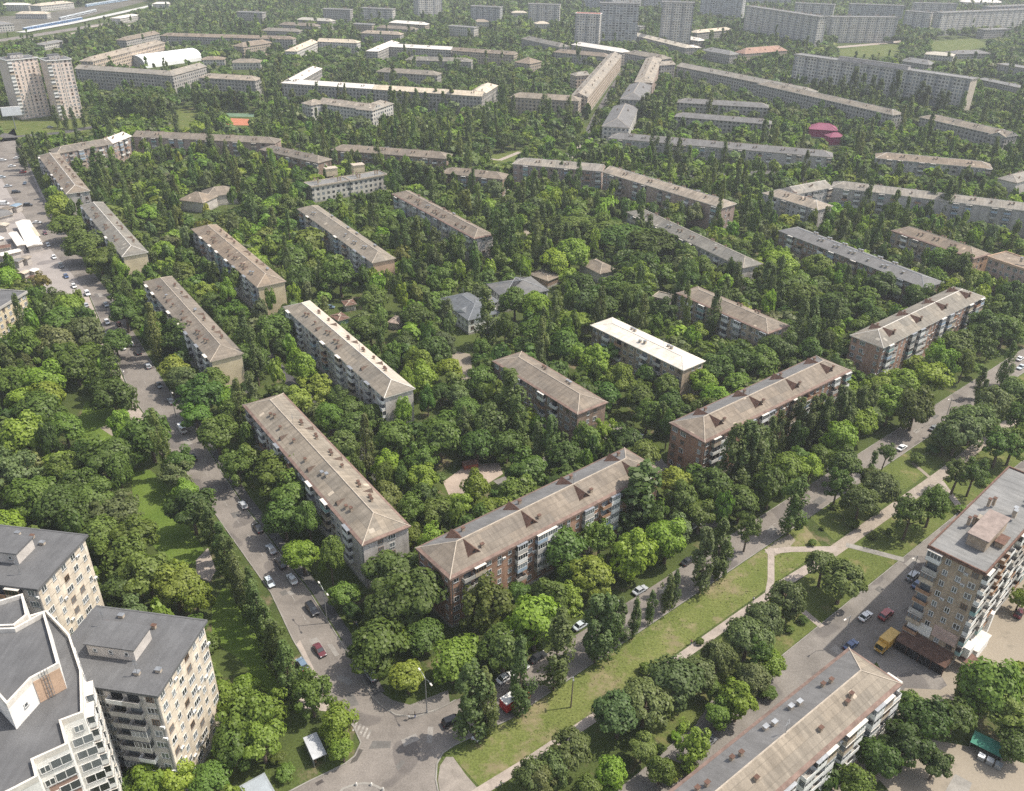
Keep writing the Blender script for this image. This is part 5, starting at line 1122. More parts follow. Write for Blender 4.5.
def crown_pts(kind, ncl, nlf, r):
    """leaf positions and outward directions in the unit crown"""
    if kind == 'broad':
        g = r.normal(0, 1, (ncl, 3)); g = unit(g); g[:, 2] = np.where(g[:, 2] < -.35, -g[:, 2], g[:, 2])
        lob = 1 + .22 * np.sin(2 * np.arctan2(g[:, 1], g[:, 0]) + r.uniform(0, 6)) * r.uniform(.3, 1) + r.normal(0, .09, ncl)
        C = g * (r.uniform(.42, .8, (ncl, 1)) * lob[:, None]); rc = r.uniform(.2, .36, ncl)
        C[:, 2] = C[:, 2] * .95
    elif kind == 'round':
        g = unit(r.normal(0, 1, (ncl, 3))); g[:, 2] = np.where(g[:, 2] < -.3, -g[:, 2], g[:, 2]); C = g * r.uniform(.6, .8, (ncl, 1)); rc = r.uniform(.18, .28, ncl); C[:, 2] *= .9
    elif kind == 'poplar':
        z = r.uniform(.1, .97, ncl) ** .92; t = r.uniform(0, 2 * math.pi, ncl)
        R0 = .105 * (1 + .25 * np.sin(z * r.uniform(9, 17) + r.uniform(0, 6))) * np.minimum(1, (z + .02) * 3.2) ** .6 * (1 - z ** 3.2) ** .75 * (1 + .35 * np.sin(3 * t + z * 9)) + .012
        rr_ = R0 * np.sqrt(r.uniform(.1, 1, ncl)); C = np.stack([rr_ * np.cos(t), rr_ * np.sin(t), z], 1); rc = r.uniform(.03, .055, ncl) * (1.15 - .5 * z)
    else:   # airy
        g = unit(r.normal(0, 1, (ncl, 3))); g[:, 2] = np.where(g[:, 2] < -.5, -g[:, 2], g[:, 2]); C = g * r.uniform(.1, 1.0, (ncl, 1)) ** .6 * (1 + .25 * np.sin(3 * np.arctan2(g[:, 1:2], g[:, :1]))) * .92; rc = r.uniform(.14, .27, ncl)
    ci = r.integers(0, ncl, nlf); d = unit(r.normal(0, 1, (nlf, 3)))
    rad = rc[ci][:, None] * r.uniform(.55, 1.05, (nlf, 1)) ** .5
    P = C[ci] + d * rad * (np.array([1, 1, 2.4]) if kind == 'poplar' else np.array([1, 1, .75]))
    N = d + .55 * unit(C[ci] * (np.array([1, 1, .05]) if kind == 'poplar' else 1)) + np.array([0, 0, .45])
    return P, N
def quads_mesh(name, V, m, tint=None):
    nq = len(V) // 4; me = bpy.data.meshes.new(name)
    me.vertices.add(len(V)); me.vertices.foreach_set('co', V.astype(np.float32).ravel())
    me.loops.add(nq * 4); me.loops.foreach_set('vertex_index', np.arange(nq * 4, dtype=np.int32))
    me.polygons.add(nq); me.polygons.foreach_set('loop_start', np.arange(0, nq * 4, 4, dtype=np.int32)); me.polygons.foreach_set('loop_total', np.full(nq, 4, np.int32))
    if tint is not None:
        at_ = me.attributes.new('tint', 'FLOAT_COLOR', 'POINT'); at_.data.foreach_set('color', tint.astype(np.float32).ravel())
    me.materials.append(m); me.update(calc_edges=True); return me
def limb_mesh(kind, r):
    m = MB()
    if kind == 'poplar':
        m.tube((0, 0, 0), (0, 0, .25), .016, .012, 7); m.tube((0, 0, .25), (.004, 0, .9), .012, .003, 6)
        for k in range(7):
            z = .12 + k * .09; t = k * 2.4; m.tube((0, 0, z), (.06 * math.cos(t), .06 * math.sin(t), z + .16), .005, .002, 4)
    else:
        # unit: the crown is a ball of radius 1 about (0,0,0), the ground lies at -zg (scaled per tree)
        m.tube((0, 0, -2.2), (.02, .01, -.6), .075, .055, 8)
        for k in range(7):
            t = k * 2.4 + r.uniform(0, 1); z = -.75 + .1 * k; e = (.6 * math.cos(t), .6 * math.sin(t), z + .75)
            m.tube((.02, .01, z), (e[0] * .5, e[1] * .5, z + .32), .04, .028, 5); m.tube((e[0] * .5, e[1] * .5, z + .32), e, .028, .01, 5)
        m.tube((.02, .01, -.6), (0, 0, .6), .055, .012, 6)
    return m.mesh('trunk', [BARK])
SPEC = {'broad': (38, 5600, .068, 6), 'round': (50, 5200, .058, 4), 'poplar': (54, 3400, .0145, 8), 'airy': (62, 4200, .06, 4)}
CROWN = {k: [quads_mesh('crown', leaves(*crown_pts(k, nc, nl, np.random.default_rng(100 + i * 7 + len(k))), sz, np.random.default_rng(i)), LEAF) for i in range(nv)] for k, (nc, nl, sz, nv) in SPEC.items()}
TRUNK = {k: limb_mesh(k, random.Random(3)) for k in SPEC}

TONE = {'dark': (.034, .06, .016), 'deep': (.048, .078, .021), 'mid': (.065, .1, .023), 'bright': (.105, .155, .022), 'lime': (.12, .16, .028), 'grey': (.075, .1, .05), 'olive': (.085, .11, .03), 'pop': (.055, .079, .03), 'poplight': (.075, .1, .036), 'round': (.07, .092, .042), 'rust': (.13, .105, .04)}
TK = np.array([1.88, 1.85, 1.25])
TREES = []        # kind, x, y, crown radius, crown centre height, total height, tone
def near(x, y): return math.hypot(x, y)
def broad(u, v, rpx, tone, kind='broad', zc=None):
    """a tree whose crown centre shows at (u, v) with the radius rpx"""
    z = zc or 7.0
    for _ in range(2):
        p = W(u, v, z); d = math.sqrt(p[0] ** 2 + p[1] ** 2 + (H - z) ** 2); r = rpx * d / F; z = zc or min(8.0, max(2.2, r * .98 + .9)) if kind != 'shrub' else r
    TREES.append((kind, p[0], p[1], r, z, z + r * .9, tone))
def pop(ub, vb, vt, wk=1.0, tone='pop'):
    """a poplar with its foot at (ub, vb) and its tip at the row vt"""
    p = W(ub, vb)
    for h in np.arange(4, 34, .5):
        if proj((p[0], p[1], h))[1] < vt: break
    TREES.append(('poplar', p[0], p[1], h * .125 * wk, h * .5, h, tone))
for a in ((520.5, 714, 641, .9), (553, 690, 616, 1.2), (594.5, 662, 596, 1.3), (604, 658, 594, 1.1), (617, 644, 598, 1.1), (632, 639, 600, .9), (649.5, 624, 590, .8), (664.5, 613, 575, 1.0), (672, 607, 572, .8), (699.5, 593, 531, 1.1), (714.5, 581, 520, 1.1), (722, 577, 536, .8),
          (475.6, 741, 667, 1.2), (487, 738, 674, 1.0), (629.5, 536, 469, 1.5), (640, 530, 463, 1.5), (537, 466, 424, 1.0), (549, 468, 417, 1.0), (563, 466, 433, 1.1), (513, 442, 371, 1.4), (521, 452, 398, 1.1), (539, 466, 424, .8), (659.5, 438, 403, 1.3), (627, 446, 423, 1.6),
          (727, 496, 427, 1.3), (738, 492, 424, 1.3), (748, 488, 425, 1.3), (757, 480, 428, 1.2), (787, 535, 477, 1.3), (793, 448, 399, 1.3), (803, 452, 398, 1), (812, 446, 394, 1.1), (821, 450, 397, 1.1), (832, 446, 389, 1.1), (841, 443, 391, 1.1), (853, 438, 386, 1.2), (865, 432, 385, 1.2), (775, 455, 412, 1.1), (762, 470, 418, 1.0),
          (867, 487, 452, 1.0), (1000.5, 386, 343, 1.0), (975, 399, 369, 1.1), (976, 412, 380, 1.0), (429, 331, 293, 1.0), (446, 344, 299, 1.3), (489, 349, 289, 1.4), (437, 280, 228, 1.2), (454, 278, 234, 1.2), (463, 280, 240, 1.2), (418, 262, 218, 1.3), (407, 268, 224, 1.3), (400, 262, 228, 1.2),
          (500, 265, 211, 1.3), (508, 268, 220, 1.2), (531, 245, 217, 1.1), (545, 252, 221, 1.2), (556, 258, 217, 1.3), (566, 255, 222, 1.2), (26, 170, 139, 1.3), (42, 152, 132, 1.3), (177, 131, 107, 1.2), (213, 166, 131, 1.3), (101, 186, 149, 1.2), (107, 188, 152, 1.2), (120, 190, 158, 1.3), (329, 136, 106, 1.2), (488, 168, 139, 1.3), (523, 114, 95, 1.3), (544, 127, 94, 1.3), (563, 134, 110, 1.3), (652, 162, 129, 1.1), (666, 165, 132, 1.1), (679, 157, 136, 1.1), (725, 162, 137, 1.1), (713, 124, 106, 1.3), (720, 127, 108, 1.3), (640, 128, 96, 1.5), (645, 127, 94, 1.5),
          (740, 178, 150, 1.1), (560, 190, 162, 1.1), (1010, 176, 150, 1.1), (940, 225, 180, 1.2), (925, 222, 186, 1.2), (826, 102, 77, 1.3), (838, 104, 76, 1.3), (850, 106, 68, 1.3), (858, 108, 74, 1.2), (868, 108, 76, 1.2), (876, 109, 79, 1.2), (890, 112, 72, 1.3), (914, 114, 81, 1.4), (922, 116, 86, 1.3), (935, 118, 90, 1.3), (941, 120, 92, 1.3)): pop(*a)
for i in range(11): pop(114 + i * 5.2, 128 - abs(i - 5) * .3, 96 + (i * 37 % 5), 1.3)
for i in range(12): pop(200 + i * 4.2, 112, 90 + (i * 29 % 4), 1.3)
for i in range(9): pop(392 + i * 8.5, 114 - (i % 3), 87 + (i * 31 % 7), 1.2)
for i in range(9): pop(398 + i * 5.5, 200 - (i * 5 % 6), 160 + (i * 37 % 9), 1.3)
for i in range(9): pop(58 + i * 9, 128 + i % 3, 106 + (i * 37 % 9), 1.2)
# the columnar row along the left street
for i in range(17):
    t = i / 16; u = 211 + (292 - 211) * t; v = 543 + (701 - 543) * t; pop(u + (i * 7 % 3) * .6 - .6, v, v - 42 - 9 * t - (i * 5 % 9), 1.0, 'pop')
# broad trees read off the photograph
for a in ((281, 474, 30, 'mid'), (284, 521, 22, 'mid'), (303, 556, 21, 'bright'), (408, 677, 19, 'bright'), (452, 662, 24, 'lime'), (470, 652, 18, 'bright'), (488, 608, 30, 'mid'), (392, 575, 30, 'deep'), (415, 600, 34, 'deep'), (385, 610, 26, 'deep'), (345, 595, 16, 'mid'), (559, 548, 27, 'deep'), (599, 543, 20, 'mid'), (632, 556, 25, 'bright'), (667, 541, 25, 'bright'), (594, 580, 24, 'lime'), (535, 625, 30, 'bright'), (548, 600, 22, 'mid'), (565, 600, 20, 'bright'), (680, 505, 20, 'mid'), (700, 515, 20, 'mid'), (715, 490, 22, 'deep'), (695, 480, 16, 'mid'),
          (217, 436, 22, 'mid'), (237, 468, 19, 'mid'), (203, 398, 22, 'deep'), (196, 418, 16, 'mid'), (228, 400, 14, 'bright'), (113, 398, 21, 'dark'), (150, 440, 25, 'deep'), (176, 478, 17, 'grey'), (192, 512, 23, 'dark'), (105, 462, 27, 'deep'), (60, 462, 14, 'lime'), (40, 415, 22, 'mid'), (25, 440, 22, 'bright'), (12, 475, 24, 'grey'), (65, 430, 18, 'mid'), (95, 500, 22, 'mid'), (60, 510, 24, 'deep'), (30, 500, 22, 'mid'), (100, 540, 22, 'olive'), (122, 560, 24, 'olive'), (150, 580, 26, 'olive'), (175, 590, 24, 'olive'), (195, 598, 18, 'lime'), (125, 590, 22, 'deep'), (75, 520, 20, 'deep'),
          (246, 722, 28, 'mid'), (262, 742, 24, 'bright'), (232, 745, 24, 'mid'), (225, 700, 18, 'bright'), (340, 723, 19, 'bright'), (343, 750, 13, 'bright'), (270, 712, 18, 'bright'), (150, 785, 20, 'bright'), (180, 782, 18, 'bright'), (130, 788, 18, 'mid'), (210, 780, 18, 'mid'),
          (182, 340, 24, 'deep'), (172, 322, 16, 'mid'), (215, 385, 18, 'mid'), (100, 262, 18, 'mid'), (85, 248, 20, 'mid'), (68, 228, 18, 'mid'), (60, 210, 14, 'bright'), (120, 290, 14, 'mid'), (125, 315, 16, 'deep'), (70, 310, 16, 'bright'), (60, 325, 18, 'mid'), (85, 335, 18, 'grey'), (55, 345, 18, 'grey'), (30, 350, 20, 'mid'), (75, 365, 20, 'mid'), (45, 385, 20, 'bright'), (100, 360, 15, 'mid'), (20, 385, 20, 'mid'), (115, 345, 14, 'deep'), (42, 283, 9, 'rust'),
          (373, 303, 16, 'mid'), (370, 330, 20, 'deep'), (415, 320, 18, 'deep'), (432, 352, 18, 'deep'), (405, 345, 14, 'deep'), (340, 280, 22, 'mid'), (290, 260, 20, 'mid'), (300, 285, 18, 'deep'), (310, 245, 18, 'olive'), (275, 330, 20, 'mid'), (300, 370, 18, 'bright'), (318, 392, 18, 'lime'), (295, 405, 18, 'lime'), (330, 420, 18, 'mid'), (355, 430, 20, 'deep'), (395, 440, 22, 'mid'), (440, 440, 26, 'mid'), (420, 465, 20, 'mid'), (385, 470, 18, 'bright'), (450, 425, 18, 'mid'), (490, 425, 26, 'deep'), (478, 445, 20, 'deep'), (475, 490, 18, 'bright'), (410, 515, 20, 'mid'), (425, 500, 16, 'deep'), (460, 505, 14, 'bright'), (497, 497, 10, 'deep'),
          (620, 238, 26, 'deep'), (650, 245, 30, 'dark'), (640, 270, 24, 'dark'), (600, 232, 26, 'mid'), (575, 225, 22, 'mid'), (570, 258, 20, 'bright'), (555, 262, 16, 'bright'), (630, 300, 18, 'mid'), (640, 280, 16, 'bright'), (615, 290, 18, 'mid'), (600, 310, 20, 'deep'), (590, 305, 16, 'grey'), (580, 290, 18, 'dark'), (703, 268, 13, 'mid'), (726, 272, 10, 'deep'), (686, 257, 13, 'mid'), (535, 310, 20, 'bright'), (515, 305, 18, 'mid'), (540, 335, 22, 'mid'), (565, 350, 22, 'mid'), (590, 365, 22, 'bright'), (620, 385, 20, 'bright'), (610, 352, 14, 'mid'), (640, 400, 18, 'mid'), (555, 375, 18, 'deep'),
          (715, 370, 20, 'deep'), (735, 360, 20, 'deep'), (760, 365, 20, 'mid'), (780, 350, 20, 'deep'), (735, 385, 14, 'mid'), (800, 300, 20, 'mid'), (830, 310, 20, 'deep'), (860, 300, 18, 'mid'), (880, 290, 20, 'deep'), (790, 285, 18, 'mid'), (820, 270, 18, 'mid'), (780, 265, 18, 'bright'), (945, 262, 16, 'mid'), (960, 270, 14, 'mid'), (1000, 215, 14, 'deep'), (920, 300, 16, 'deep'),
          (905, 385, 18, 'bright'), (930, 380, 20, 'bright'), (955, 350, 20, 'mid'), (975, 345, 18, 'deep'), (985, 330, 18, 'deep'), (1005, 330, 18, 'mid'), (890, 405, 20, 'bright'), (870, 415, 16, 'deep'), (915, 410, 20, 'deep'), (940, 365, 16, 'bright'), (995, 310, 14, 'mid'), (885, 385, 14, 'lime'), (1010, 300, 14, 'deep'), (840, 440, 18, 'bright'), (860, 425, 18, 'bright'), (800, 460, 14, 'mid'), (810, 470, 15, 'bright'), (785, 470, 20, 'mid'), (770, 490, 20, 'deep'), (820, 455, 12, 'olive'), (845, 465, 18, 'deep'),
          (926, 723, 26, 'dark'), (903, 747, 24, 'dark'), (880, 760, 20, 'dark'), (955, 720, 18, 'deep'), (910, 705, 14, 'mid'), (990, 690, 28, 'mid'), (1008, 715, 22, 'olive'), (1020, 680, 16, 'bright'), (820, 775, 20, 'dark'), (850, 785, 18, 'mid'), (1015, 745, 16, 'deep'), (965, 700, 12, 'mid'), (1020, 600, 10, 'bright'), (935, 765, 16, 'dark'), (642, 748, 17, 'olive'), (612, 778, 18, 'bright'), (588, 790, 15, 'mid'), (660, 772, 15, 'mid'), (692, 748, 20, 'bright'), (738, 704, 20, 'bright'), (718, 716, 16, 'mid'), (752, 682, 17, 'grey'), (770, 664, 15, 'bright'), (712, 690, 12, 'mid')): broad(*a)
for a in ((569, 750, 20), (554, 768, 17), (532, 778, 17), (619, 716, 22), (645, 704, 23), (674, 684, 24), (697, 674, 18), (717, 660, 17), (747, 642, 21), (764, 622, 17), (785, 601, 18), (823, 568, 17), (843, 582, 20), (860, 503, 16), (880, 490, 16), (873, 482, 12), (958, 434, 18), (973, 424, 19), (993, 406, 15), (1012, 396, 14), (945, 440, 12), (985, 415, 12), (752, 675, 14), (540, 785, 16)): broad(a[0], a[1], a[2] * 1.18, 'round', 'round')
for a in ((910, 516, 17), (933, 504, 17), (958, 472, 15), (974, 474, 14), (1000, 446, 17), (1014, 444, 16), (748, 528, 13), (838, 486, 14), (886, 452, 9), (1018, 420, 14), (760, 652, 12)): broad(*a, 'deep', 'airy', 8.0)
for a in ((853, 521, 7), (918, 456, 8), (934, 447, 7), (943, 441, 6), (800, 575, 0), (813, 541, 5), (890, 530, 4), (873, 535, 4), (788, 617, 5), (668, 712, 5), (685, 725, 6), (660, 747, 6), (676, 735, 6), (645, 668, 7), (635, 692, 5), (645, 667, 6), (700, 640, 5), (804, 618, 6), (790, 628, 5), (835, 504, 5), (805, 520, 4), (823, 527, 3), (962, 507, 6), (985, 480, 6), (285, 770, 10), (278, 755, 9), (290, 700, 9), (205, 670, 12), (208, 640, 12), (690, 765, 9), (672, 768, 12), (768, 690, 10)):
    if a[2]: broad(*a, ('mid', 'bright', 'lime', 'mid', 'deep')[int(a[0]) % 5], 'shrub', max(.8, a[2] * .16))
# ---- the rest of the wood is filled in: everywhere that is not built, paved or open
SEGS = [np.array(o) for o in OPEN]
def in_poly(P, poly):
    x, y = P[:, 0], P[:, 1]; inside = np.zeros(len(P), bool); n = len(poly)
    for i in range(n):
        x0, y0 = poly[i]; x1, y1 = poly[(i + 1) % n]
        c = ((y0 > y) != (y1 > y)) & (x < (x1 - x0) * (y - y0) / (y1 - y0 + 1e-12) + x0); inside ^= c
    return inside
def in_poly_fast(P, poly):
    b0 = poly.min(0); b1 = poly.max(0); hit = np.zeros(len(P), bool)
    c = np.where((P[:, 0] > b0[0]) & (P[:, 0] < b1[0]) & (P[:, 1] > b0[1]) & (P[:, 1] < b1[1]))[0]
    if len(c): hit[c] = in_poly(P[c], poly)
    return hit
def poly_near(P, poly, dist):
    b0 = poly.min(0) - dist; b1 = poly.max(0) + dist
    cand = np.where((P[:, 0] > b0[0]) & (P[:, 0] < b1[0]) & (P[:, 1] > b0[1]) & (P[:, 1] < b1[1]))[0]
    hit = np.zeros(len(P), bool)
    if not len(cand): return hit
    Q = P[cand]; h = in_poly(Q, poly)
    for i in range(len(poly)):
        a = poly[i]; b = poly[(i + 1) % len(poly)]; d = b - a; t = np.clip(((Q - a) @ d) / (d @ d + 1e-9), 0, 1)
        h |= np.hypot(*(Q - a - t[:, None] * d).T) < dist
    hit[cand] = h; return hit
def vnoise(x, y, s):
    return .5 + .25 * (np.sin(x / s + 1.7 * np.sin(y / s * .7)) + np.sin(y / s * 1.3 + 2.1 * np.sin(x / s * .6 + 1)))
taken = {}
def free(x, y, r, cell=6.0):
    cx_, cy_ = int(x // cell), int(y // cell)
    k = int(r * 2 // cell) + 1
    for i in range(cx_ - k, cx_ + k + 1):
        for j in range(cy_ - k, cy_ + k + 1):
            for (a, b, q) in taken.get((i, j), ()):
                if (a - x) ** 2 + (b - y) ** 2 < ((r + q) * .66) ** 2: return False
    return True
def take(x, y, r, cell=6.0): taken.setdefault((int(x // cell), int(y // cell)), []).append((x, y, r))
for k, x, y, r, z, h, t in TREES: take(x, y, r if k != 'poplar' else r * .8)
PROM = [RS(60, 67), RS(440, 67), RS(440, 92.6), RS(60, 92.6)]
EXTRA = [np.array(PX([(290, 725), (322, 728), (326, 772), (290, 790), (245, 800), (250, 775), (285, 765)])), np.array(PX([(205, 512), (228, 535), (300, 650), (304, 702), (284, 712), (262, 690), (240, 690), (214, 640), (206, 590), (200, 540)])), np.array(PX([(880, 600), (935, 560), (1040, 560), (1040, 640), (965, 690), (900, 690), (860, 650)])), np.array(PROM), np.array([RS(40, 50), RS(440, 50), RS(440, 70), RS(40, 70)])]
def fill(y0, y1, n, rmin, rmax, ppop, margin, hfill=13, keep=.85):
    yy = np.sqrt(rng.uniform(y0 ** 2, y1 ** 2, n)); xx = yy * rng.uniform(-.9, .9, n); P = np.stack([xx, yy], 1)
    q = proj(np.stack([xx, yy, np.full(n, 5.)], 1)); ok = (q[:, 0] > -120) & (q[:, 0] < 1145) & (q[:, 1] > -14) & (q[:, 1] < 815)
    P = P[ok]
    bad = np.zeros(len(P), bool)
    isp = rng.random(len(P)) < ppop * np.where(vnoise(P[:, 0], P[:, 1], 37.) > .6, 1.6, .6)
    hp = rng.uniform(16, 25, len(P)); hf = np.where(isp, hp, hfill); dd2 = np.hypot(P[:, 0], P[:, 1])
    for poly in SEGS + EXTRA: bad |= poly_near(P, poly, margin * .55)
    for poly, h, s in BLD: bad |= poly_near(P, poly, margin)
    lucky = rng.random(len(P)) < keep
    for off in (4, 9, 14, 20, 27, 35, 45, 58, 75, 95):     # keep most of each front, and the open ground, in view
        Q = P * (1 + off / dd2)[:, None]; hid = H - (H - hf) * (1 + off / dd2)
        for poly, h, s in BLD: bad |= poly_near(Q, poly, 2.0) & (hid > (h * .42 if h > 13 else h * .15)) & (lucky if h > 13 else True)
        for poly in SHOW: bad |= in_poly_fast(Q, poly) & (hid > 1.0)
    P = P[~bad]; isp = isp[~bad]; hp = hp[~bad]
    for (x, y), ispop, h in zip(P, isp, hp):
        r = rng.uniform(1.9, 3.1) if ispop else rmin + (rmax - rmin) * rng.beta(2, 2)
        if not free(x, y, r): continue
        take(x, y, r)
        if ispop:
            TREES.append(('poplar', x, y, r, h / 2, h, 'pop' if rng.random() < .7 else 'poplight'))
        else:
            far = y > 700
            z = min(6.6, r * 1.0 + 1.0); tn = rng.choice(['deep', 'mid', 'bright', 'lime', 'grey', 'olive', 'dark'], p=[.34, .24, .04, .0, .26, .04, .08] if far else [.24, .36, .2, .025, .09, .045, .04])
            if rng.random() < .22 and y < 900: r = min(r, rng.uniform(2.8, 4.2)); z = rng.uniform(6.8, 9.2); TREES.append(('tall', x, y, r, z, z * 1.9, str(tn)))
            else: TREES.append(('broad', x, y, r, z, z + .85 * r, str(tn)))
fill(100, 260, 5000, 3.6, 7.4, .03, 2.2, 12)
fill(260, 420, 7200, 3.2, 6.8, .1, 2.2, 12)
fill(420, 760, 14500, 3.8, 7.8, .15, 3.0, 12)
fill(100, 600, 8500, 2.2, 3.6, .0, 2.0, 7)
NNEAR = len(TREES)
fill(760, 1300, 29000, 4.4, 8.0, .16, 4.0)
fill(1300, 2350, 50000, 6.0, 9.5, .16, 5.0)

# ---- which of them show: a coarse depth picture of what stands nearer
vw, vh, kk = 512, 396, .5
zb = np.full((vh, vw), -1, int); items = []
for i, (k, x, y, r, z, h, t) in enumerate(TREES): items.append((math.hypot(x, y), i))
for j, (poly, h, s) in enumerate(BLD): c = poly.mean(0); items.append((math.hypot(*c), -2 - j))
items.sort(reverse=True)
gy, gx = np.mgrid[0:vh, 0:vw]
def hull(pts):
    pts = sorted(map(tuple, pts)); lo = []; up = []
    for L_, seq in ((lo, pts), (up, pts[::-1])):
        for p in seq:
            while len(L_) > 1 and (L_[-1][0] - L_[-2][0]) * (p[1] - L_[-2][1]) - (L_[-1][1] - L_[-2][1]) * (p[0] - L_[-2][0]) <= 0: L_.pop()
            L_.append(p)
    return np.array(lo[:-1] + up[:-1])
for d, i in items:
    if i >= 0:
        k, x, y, r, z, h, t = TREES[i]; q = proj((x, y, h / 2 if k == 'poplar' else z)); s = F / q[2] * kk
        rx, ry = r * s, (h * .46 * s if k == 'poplar' else r * .95 * s); cx_, cy_ = q[0] * kk, q[1] * kk
        x0, x1 = max(0, int(cx_ - rx)), min(vw - 1, int(cx_ + rx) + 1); y0, y1 = max(0, int(cy_ - ry)), min(vh - 1, int(cy_ + ry) + 1)
        if x1 < x0 or y1 < y0: continue
        sub = ((gx[y0:y1 + 1, x0:x1 + 1] + .5 - cx_) / max(rx, .7)) ** 2 + ((gy[y0:y1 + 1, x0:x1 + 1] + .5 - cy_) / max(ry, .7)) ** 2 < 1
        zb[y0:y1 + 1, x0:x1 + 1][sub] = i
    else:
        poly, h, s = BLD[-2 - i]; q = proj(np.concatenate([np.c_[poly, np.zeros(len(poly))], np.c_[poly, np.full(len(poly), h - 1)]]))[:, :2] * kk
        hq = hull(q); x0, x1 = max(0, int(hq[:, 0].min())), min(vw - 1, int(hq[:, 0].max()) + 1); y0, y1 = max(0, int(hq[:, 1].min())), min(vh - 1, int(hq[:, 1].max()) + 1)
        if x1 < x0 or y1 < y0: continue
        G = np.stack([gx[y0:y1 + 1, x0:x1 + 1].ravel() + .5, gy[y0:y1 + 1, x0:x1 + 1].ravel() + .5], 1); ins = in_poly(G, hq).reshape(y1 - y0 + 1, -1)
        zb[y0:y1 + 1, x0:x1 + 1][ins] = i
seen = np.bincount(zb[zb >= 0].ravel(), minlength=len(TREES))
named = set()
for kset, cap_ in ((('poplar',), 300), (('broad', 'tall'), 300), (('round', 'airy'), 60), (('shrub',), 80)):
    c = [i for i, T in enumerate(TREES) if T[0] in kset and seen[i] >= 3]; c.sort(key=lambda i: -seen[i]); named |= set(c[:cap_])

# ---- phrases that single each tree out
LM = [(poly, s) for poly, h, s in BLD if s]
LMB = []
for poly, s in LM:
    q = proj(np.c_[poly, np.zeros(len(poly))]); LMB.append((poly.mean(0), q[:, 0].min(), q[:, 0].max(), q[:, 1].mean(), s))
KW = {'poplar': 'poplar', 'broad': 'broad tree', 'tall': 'oval tree', 'round': 'round-crowned tree', 'airy': 'bare-stemmed tree', 'shrub': 'shrub'}
TW = {'dark': 'blackish', 'deep': 'dark', 'mid': 'green', 'bright': 'bright', 'lime': 'yellow-green', 'grey': 'greyish', 'olive': 'olive', 'pop': 'dark', 'poplight': 'pale', 'round': 'green', 'rust': 'rusty red'}
buckets = {}
for i in sorted(named):
    k, x, y, r, z, h, t = TREES[i]; best = None
    q = proj((x, y, 0))
    for c, u0, u1, vm, s in LMB:
        dd_ = math.hypot(x - c[0], y - c[1]) 
        if best is None or dd_ < best[0]: best = (dd_, u0, u1, vm, s)
    _, u0, u1, vm, s = best
    rel = 'left of' if q[0] < u0 else 'right of' if q[0] > u1 else ('in front of' if q[1] > vm else 'behind')
    sz = ('tall' if h > 17 else 'short' if h < 10 else 'slim') if k == 'poplar' else ('big' if r > 4.6 else 'small' if r < 3.2 else 'middling')
    buckets.setdefault((KW[k], sz, TW[t], rel, s), []).append((q[0], i))
LABEL = {}
for (kw, sz, tw_, rel, s), v in buckets.items():
    v.sort()
    for j, (_, i) in enumerate(v):
        LABEL[i] = f'{sz} {tw_} {kw} {rel} the {s}' if len(v) == 1 else f'{sz} {tw_} {kw} {rel} the {s}, {ordinal(j)} from the left'
NM = {'poplar': 'poplar_tree', 'broad': 'broadleaf_tree', 'tall': 'broadleaf_tree', 'round': 'round_crowned_tree', 'airy': 'park_tree', 'shrub': 'shrub'}
GR = {'poplar': 'poplars of the quarter', 'tall': 'broadleaf trees of the quarter', 'broad': 'broadleaf trees of the quarter', 'round': 'round-crowned trees of the boulevard', 'airy': 'bare-stemmed trees of the boulevard', 'shrub': 'shrubs of the boulevard and parks'}
rest = {'poplar': [], 'other': []}
def tint_of(t, r_): 
    c = np.array(TONE[t]) * TK; c = (c * .91 + c.mean() * .09) * 1.08; return c * (1 + r_.normal(0, .1)) * (1 + r_.normal(0, .06, 3))
for i, (k, x, y, r, z, h, t) in enumerate(TREES):
    if i not in named:
        rest['poplar' if k == 'poplar' else 'other'].append(i); continue
    rt = thing(NM[k], LABEL[i], 'shrub' if k == 'shrub' else 'tree', (x, y, 0), 0, GR[k]); ck = 'round' if k == 'shrub' else 'broad' if k == 'tall' else ('airy' if k == 'broad' and i % 6 == 5 else k)
    rz = float(rng.uniform(0, 6.28)); rt.rotation_euler = (float(rng.normal(0, .03)), float(rng.normal(0, .03)), 0); me = CROWN[ck][i % len(CROWN[ck])]; c = tint_of(t, rng)
    if k == 'poplar':
        cr = put('crown', me, rt, (0, 0, 0), rz, (r / .12, r / .12, h)); put('trunk', TRUNK[k], rt, (0, 0, 0), rz, (min(h, 18), min(h, 18), h))
    elif k == 'tall':
        cr = put('crown', me, rt, (0, 0, z), rz, (r, r, z * .92)); put('trunk', TRUNK[ck], rt, (0, 0, z), rz, (r, r, z / 2.18))
    else:
        hz = min(r * .98, z * .95) * float(rng.uniform(.85, 1.3)) if k != 'shrub' else r * .8
        cr = put('crown', me, rt, (0, 0, z if k != 'shrub' else hz * .8), rz, (r, r * float(rng.uniform(.88, 1.08)), hz))
        put('trunk', TRUNK[ck], rt, (0, 0, z if k != 'shrub' else hz * .8), rz, (r, r, (z if k != 'shrub' else hz * .8) / 2.18))
    cr.color = (*c, 1)
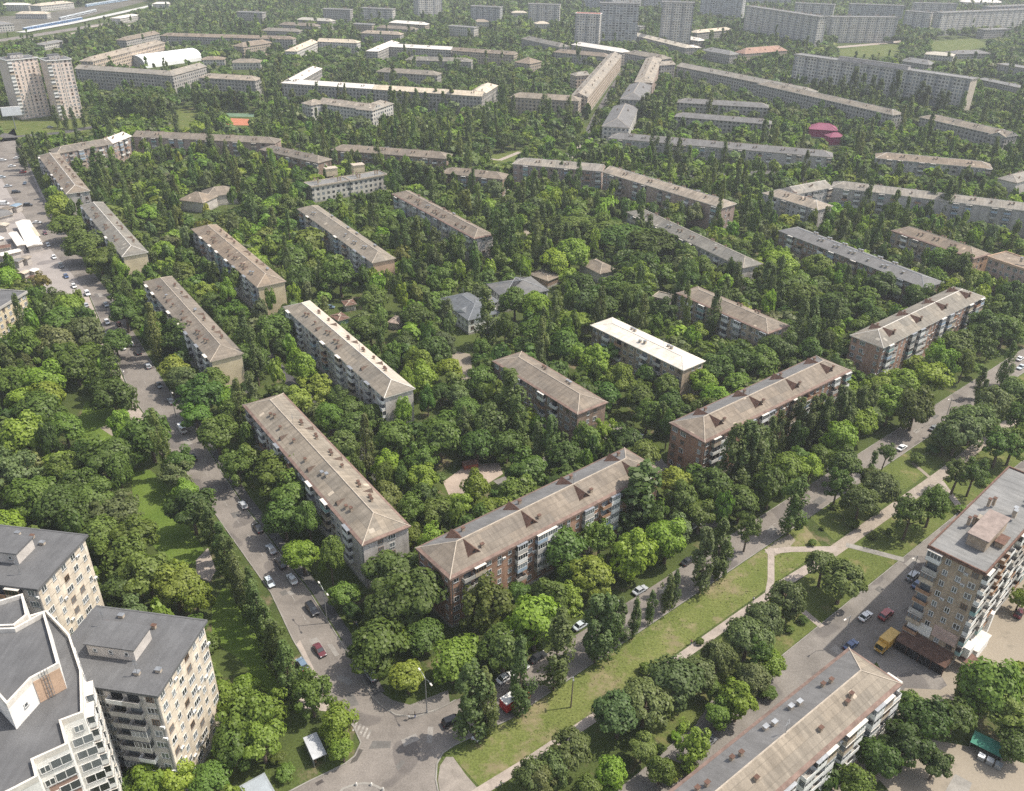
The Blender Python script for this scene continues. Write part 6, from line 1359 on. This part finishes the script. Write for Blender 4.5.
def woods(name, idx):
    V = []; T = []; r_ = np.random.default_rng(5)
    bank = {}
    for k in ('broad', 'round', 'poplar', 'airy'):
        for lod, (nc, nl, sz) in enumerate({'poplar': ((40, 700, .03), (22, 220, .05), (14, 90, .085)), 'x': ((26, 800, .16), (16, 220, .27), (12, 90, .42))}['poplar' if k == 'poplar' else 'x']):
            bank[k, lod] = [leaves(*crown_pts(k, nc, nl, np.random.default_rng(i * 3 + lod)), sz, np.random.default_rng(i)) for i in range(5)]
    for i in idx:
        k, x, y, r, z, h, t = TREES[i]; tl = k == 'tall'; k = 'round' if k == 'shrub' else 'broad' if tl else k; d = math.hypot(x, y); lod = 0 if d < 480 else 1 if d < 900 else 2
        q = bank[k, lod][i % 5]; a = r_.uniform(0, 6.28); ca, sa = math.cos(a), math.sin(a)
        p = np.stack([q[:, 0] * ca - q[:, 1] * sa, q[:, 0] * sa + q[:, 1] * ca, q[:, 2]], 1)
        p = p * (np.array([r / .12, r / .12, h]) if k == 'poplar' else np.array([r, r, z * .92 if tl else min(r * .95, z)])) + np.array([x, y, 0 if k == 'poplar' else z])
        V.append(p); c = np.append(tint_of(t, r_), 1); T.append(np.tile(c, (len(p), 1)))
    if V:
        o = put(name, quads_mesh(name, np.concatenate(V), LEAFA, np.concatenate(T)))
        return o
tag(woods('poplar_woodland', rest['poplar']), 'distant dark poplars standing among the far quarters', 'woodland', None, 'stuff')
tag(woods('leafy_woodland', rest['other']), 'distant leafy trees filling the far quarters', 'woodland', None, 'stuff')
print('trees', len(TREES), 'named', len(named), 'stuff', len(rest['poplar']), len(rest['other']), 'objects', len(bpy.data.objects))
# ------------------------------------------------------------------ air
hz = MB(); hz.box(-5200, 5200, -1400, 8600, -1, 220)
m, n, l, p = nodes('air'); n.remove(p); vol = n.new('ShaderNodeVolumePrincipled'); vol.inputs['Density'].default_value = HAZE = .00016
vol.inputs['Color'].default_value = (.86, .9, .95, 1); vol.inputs['Anisotropy'].default_value = .2
l.new(vol.outputs[0], n['Material Output'].inputs['Volume'])
tag(hz.obj('haze', [m]), kind='stuff')
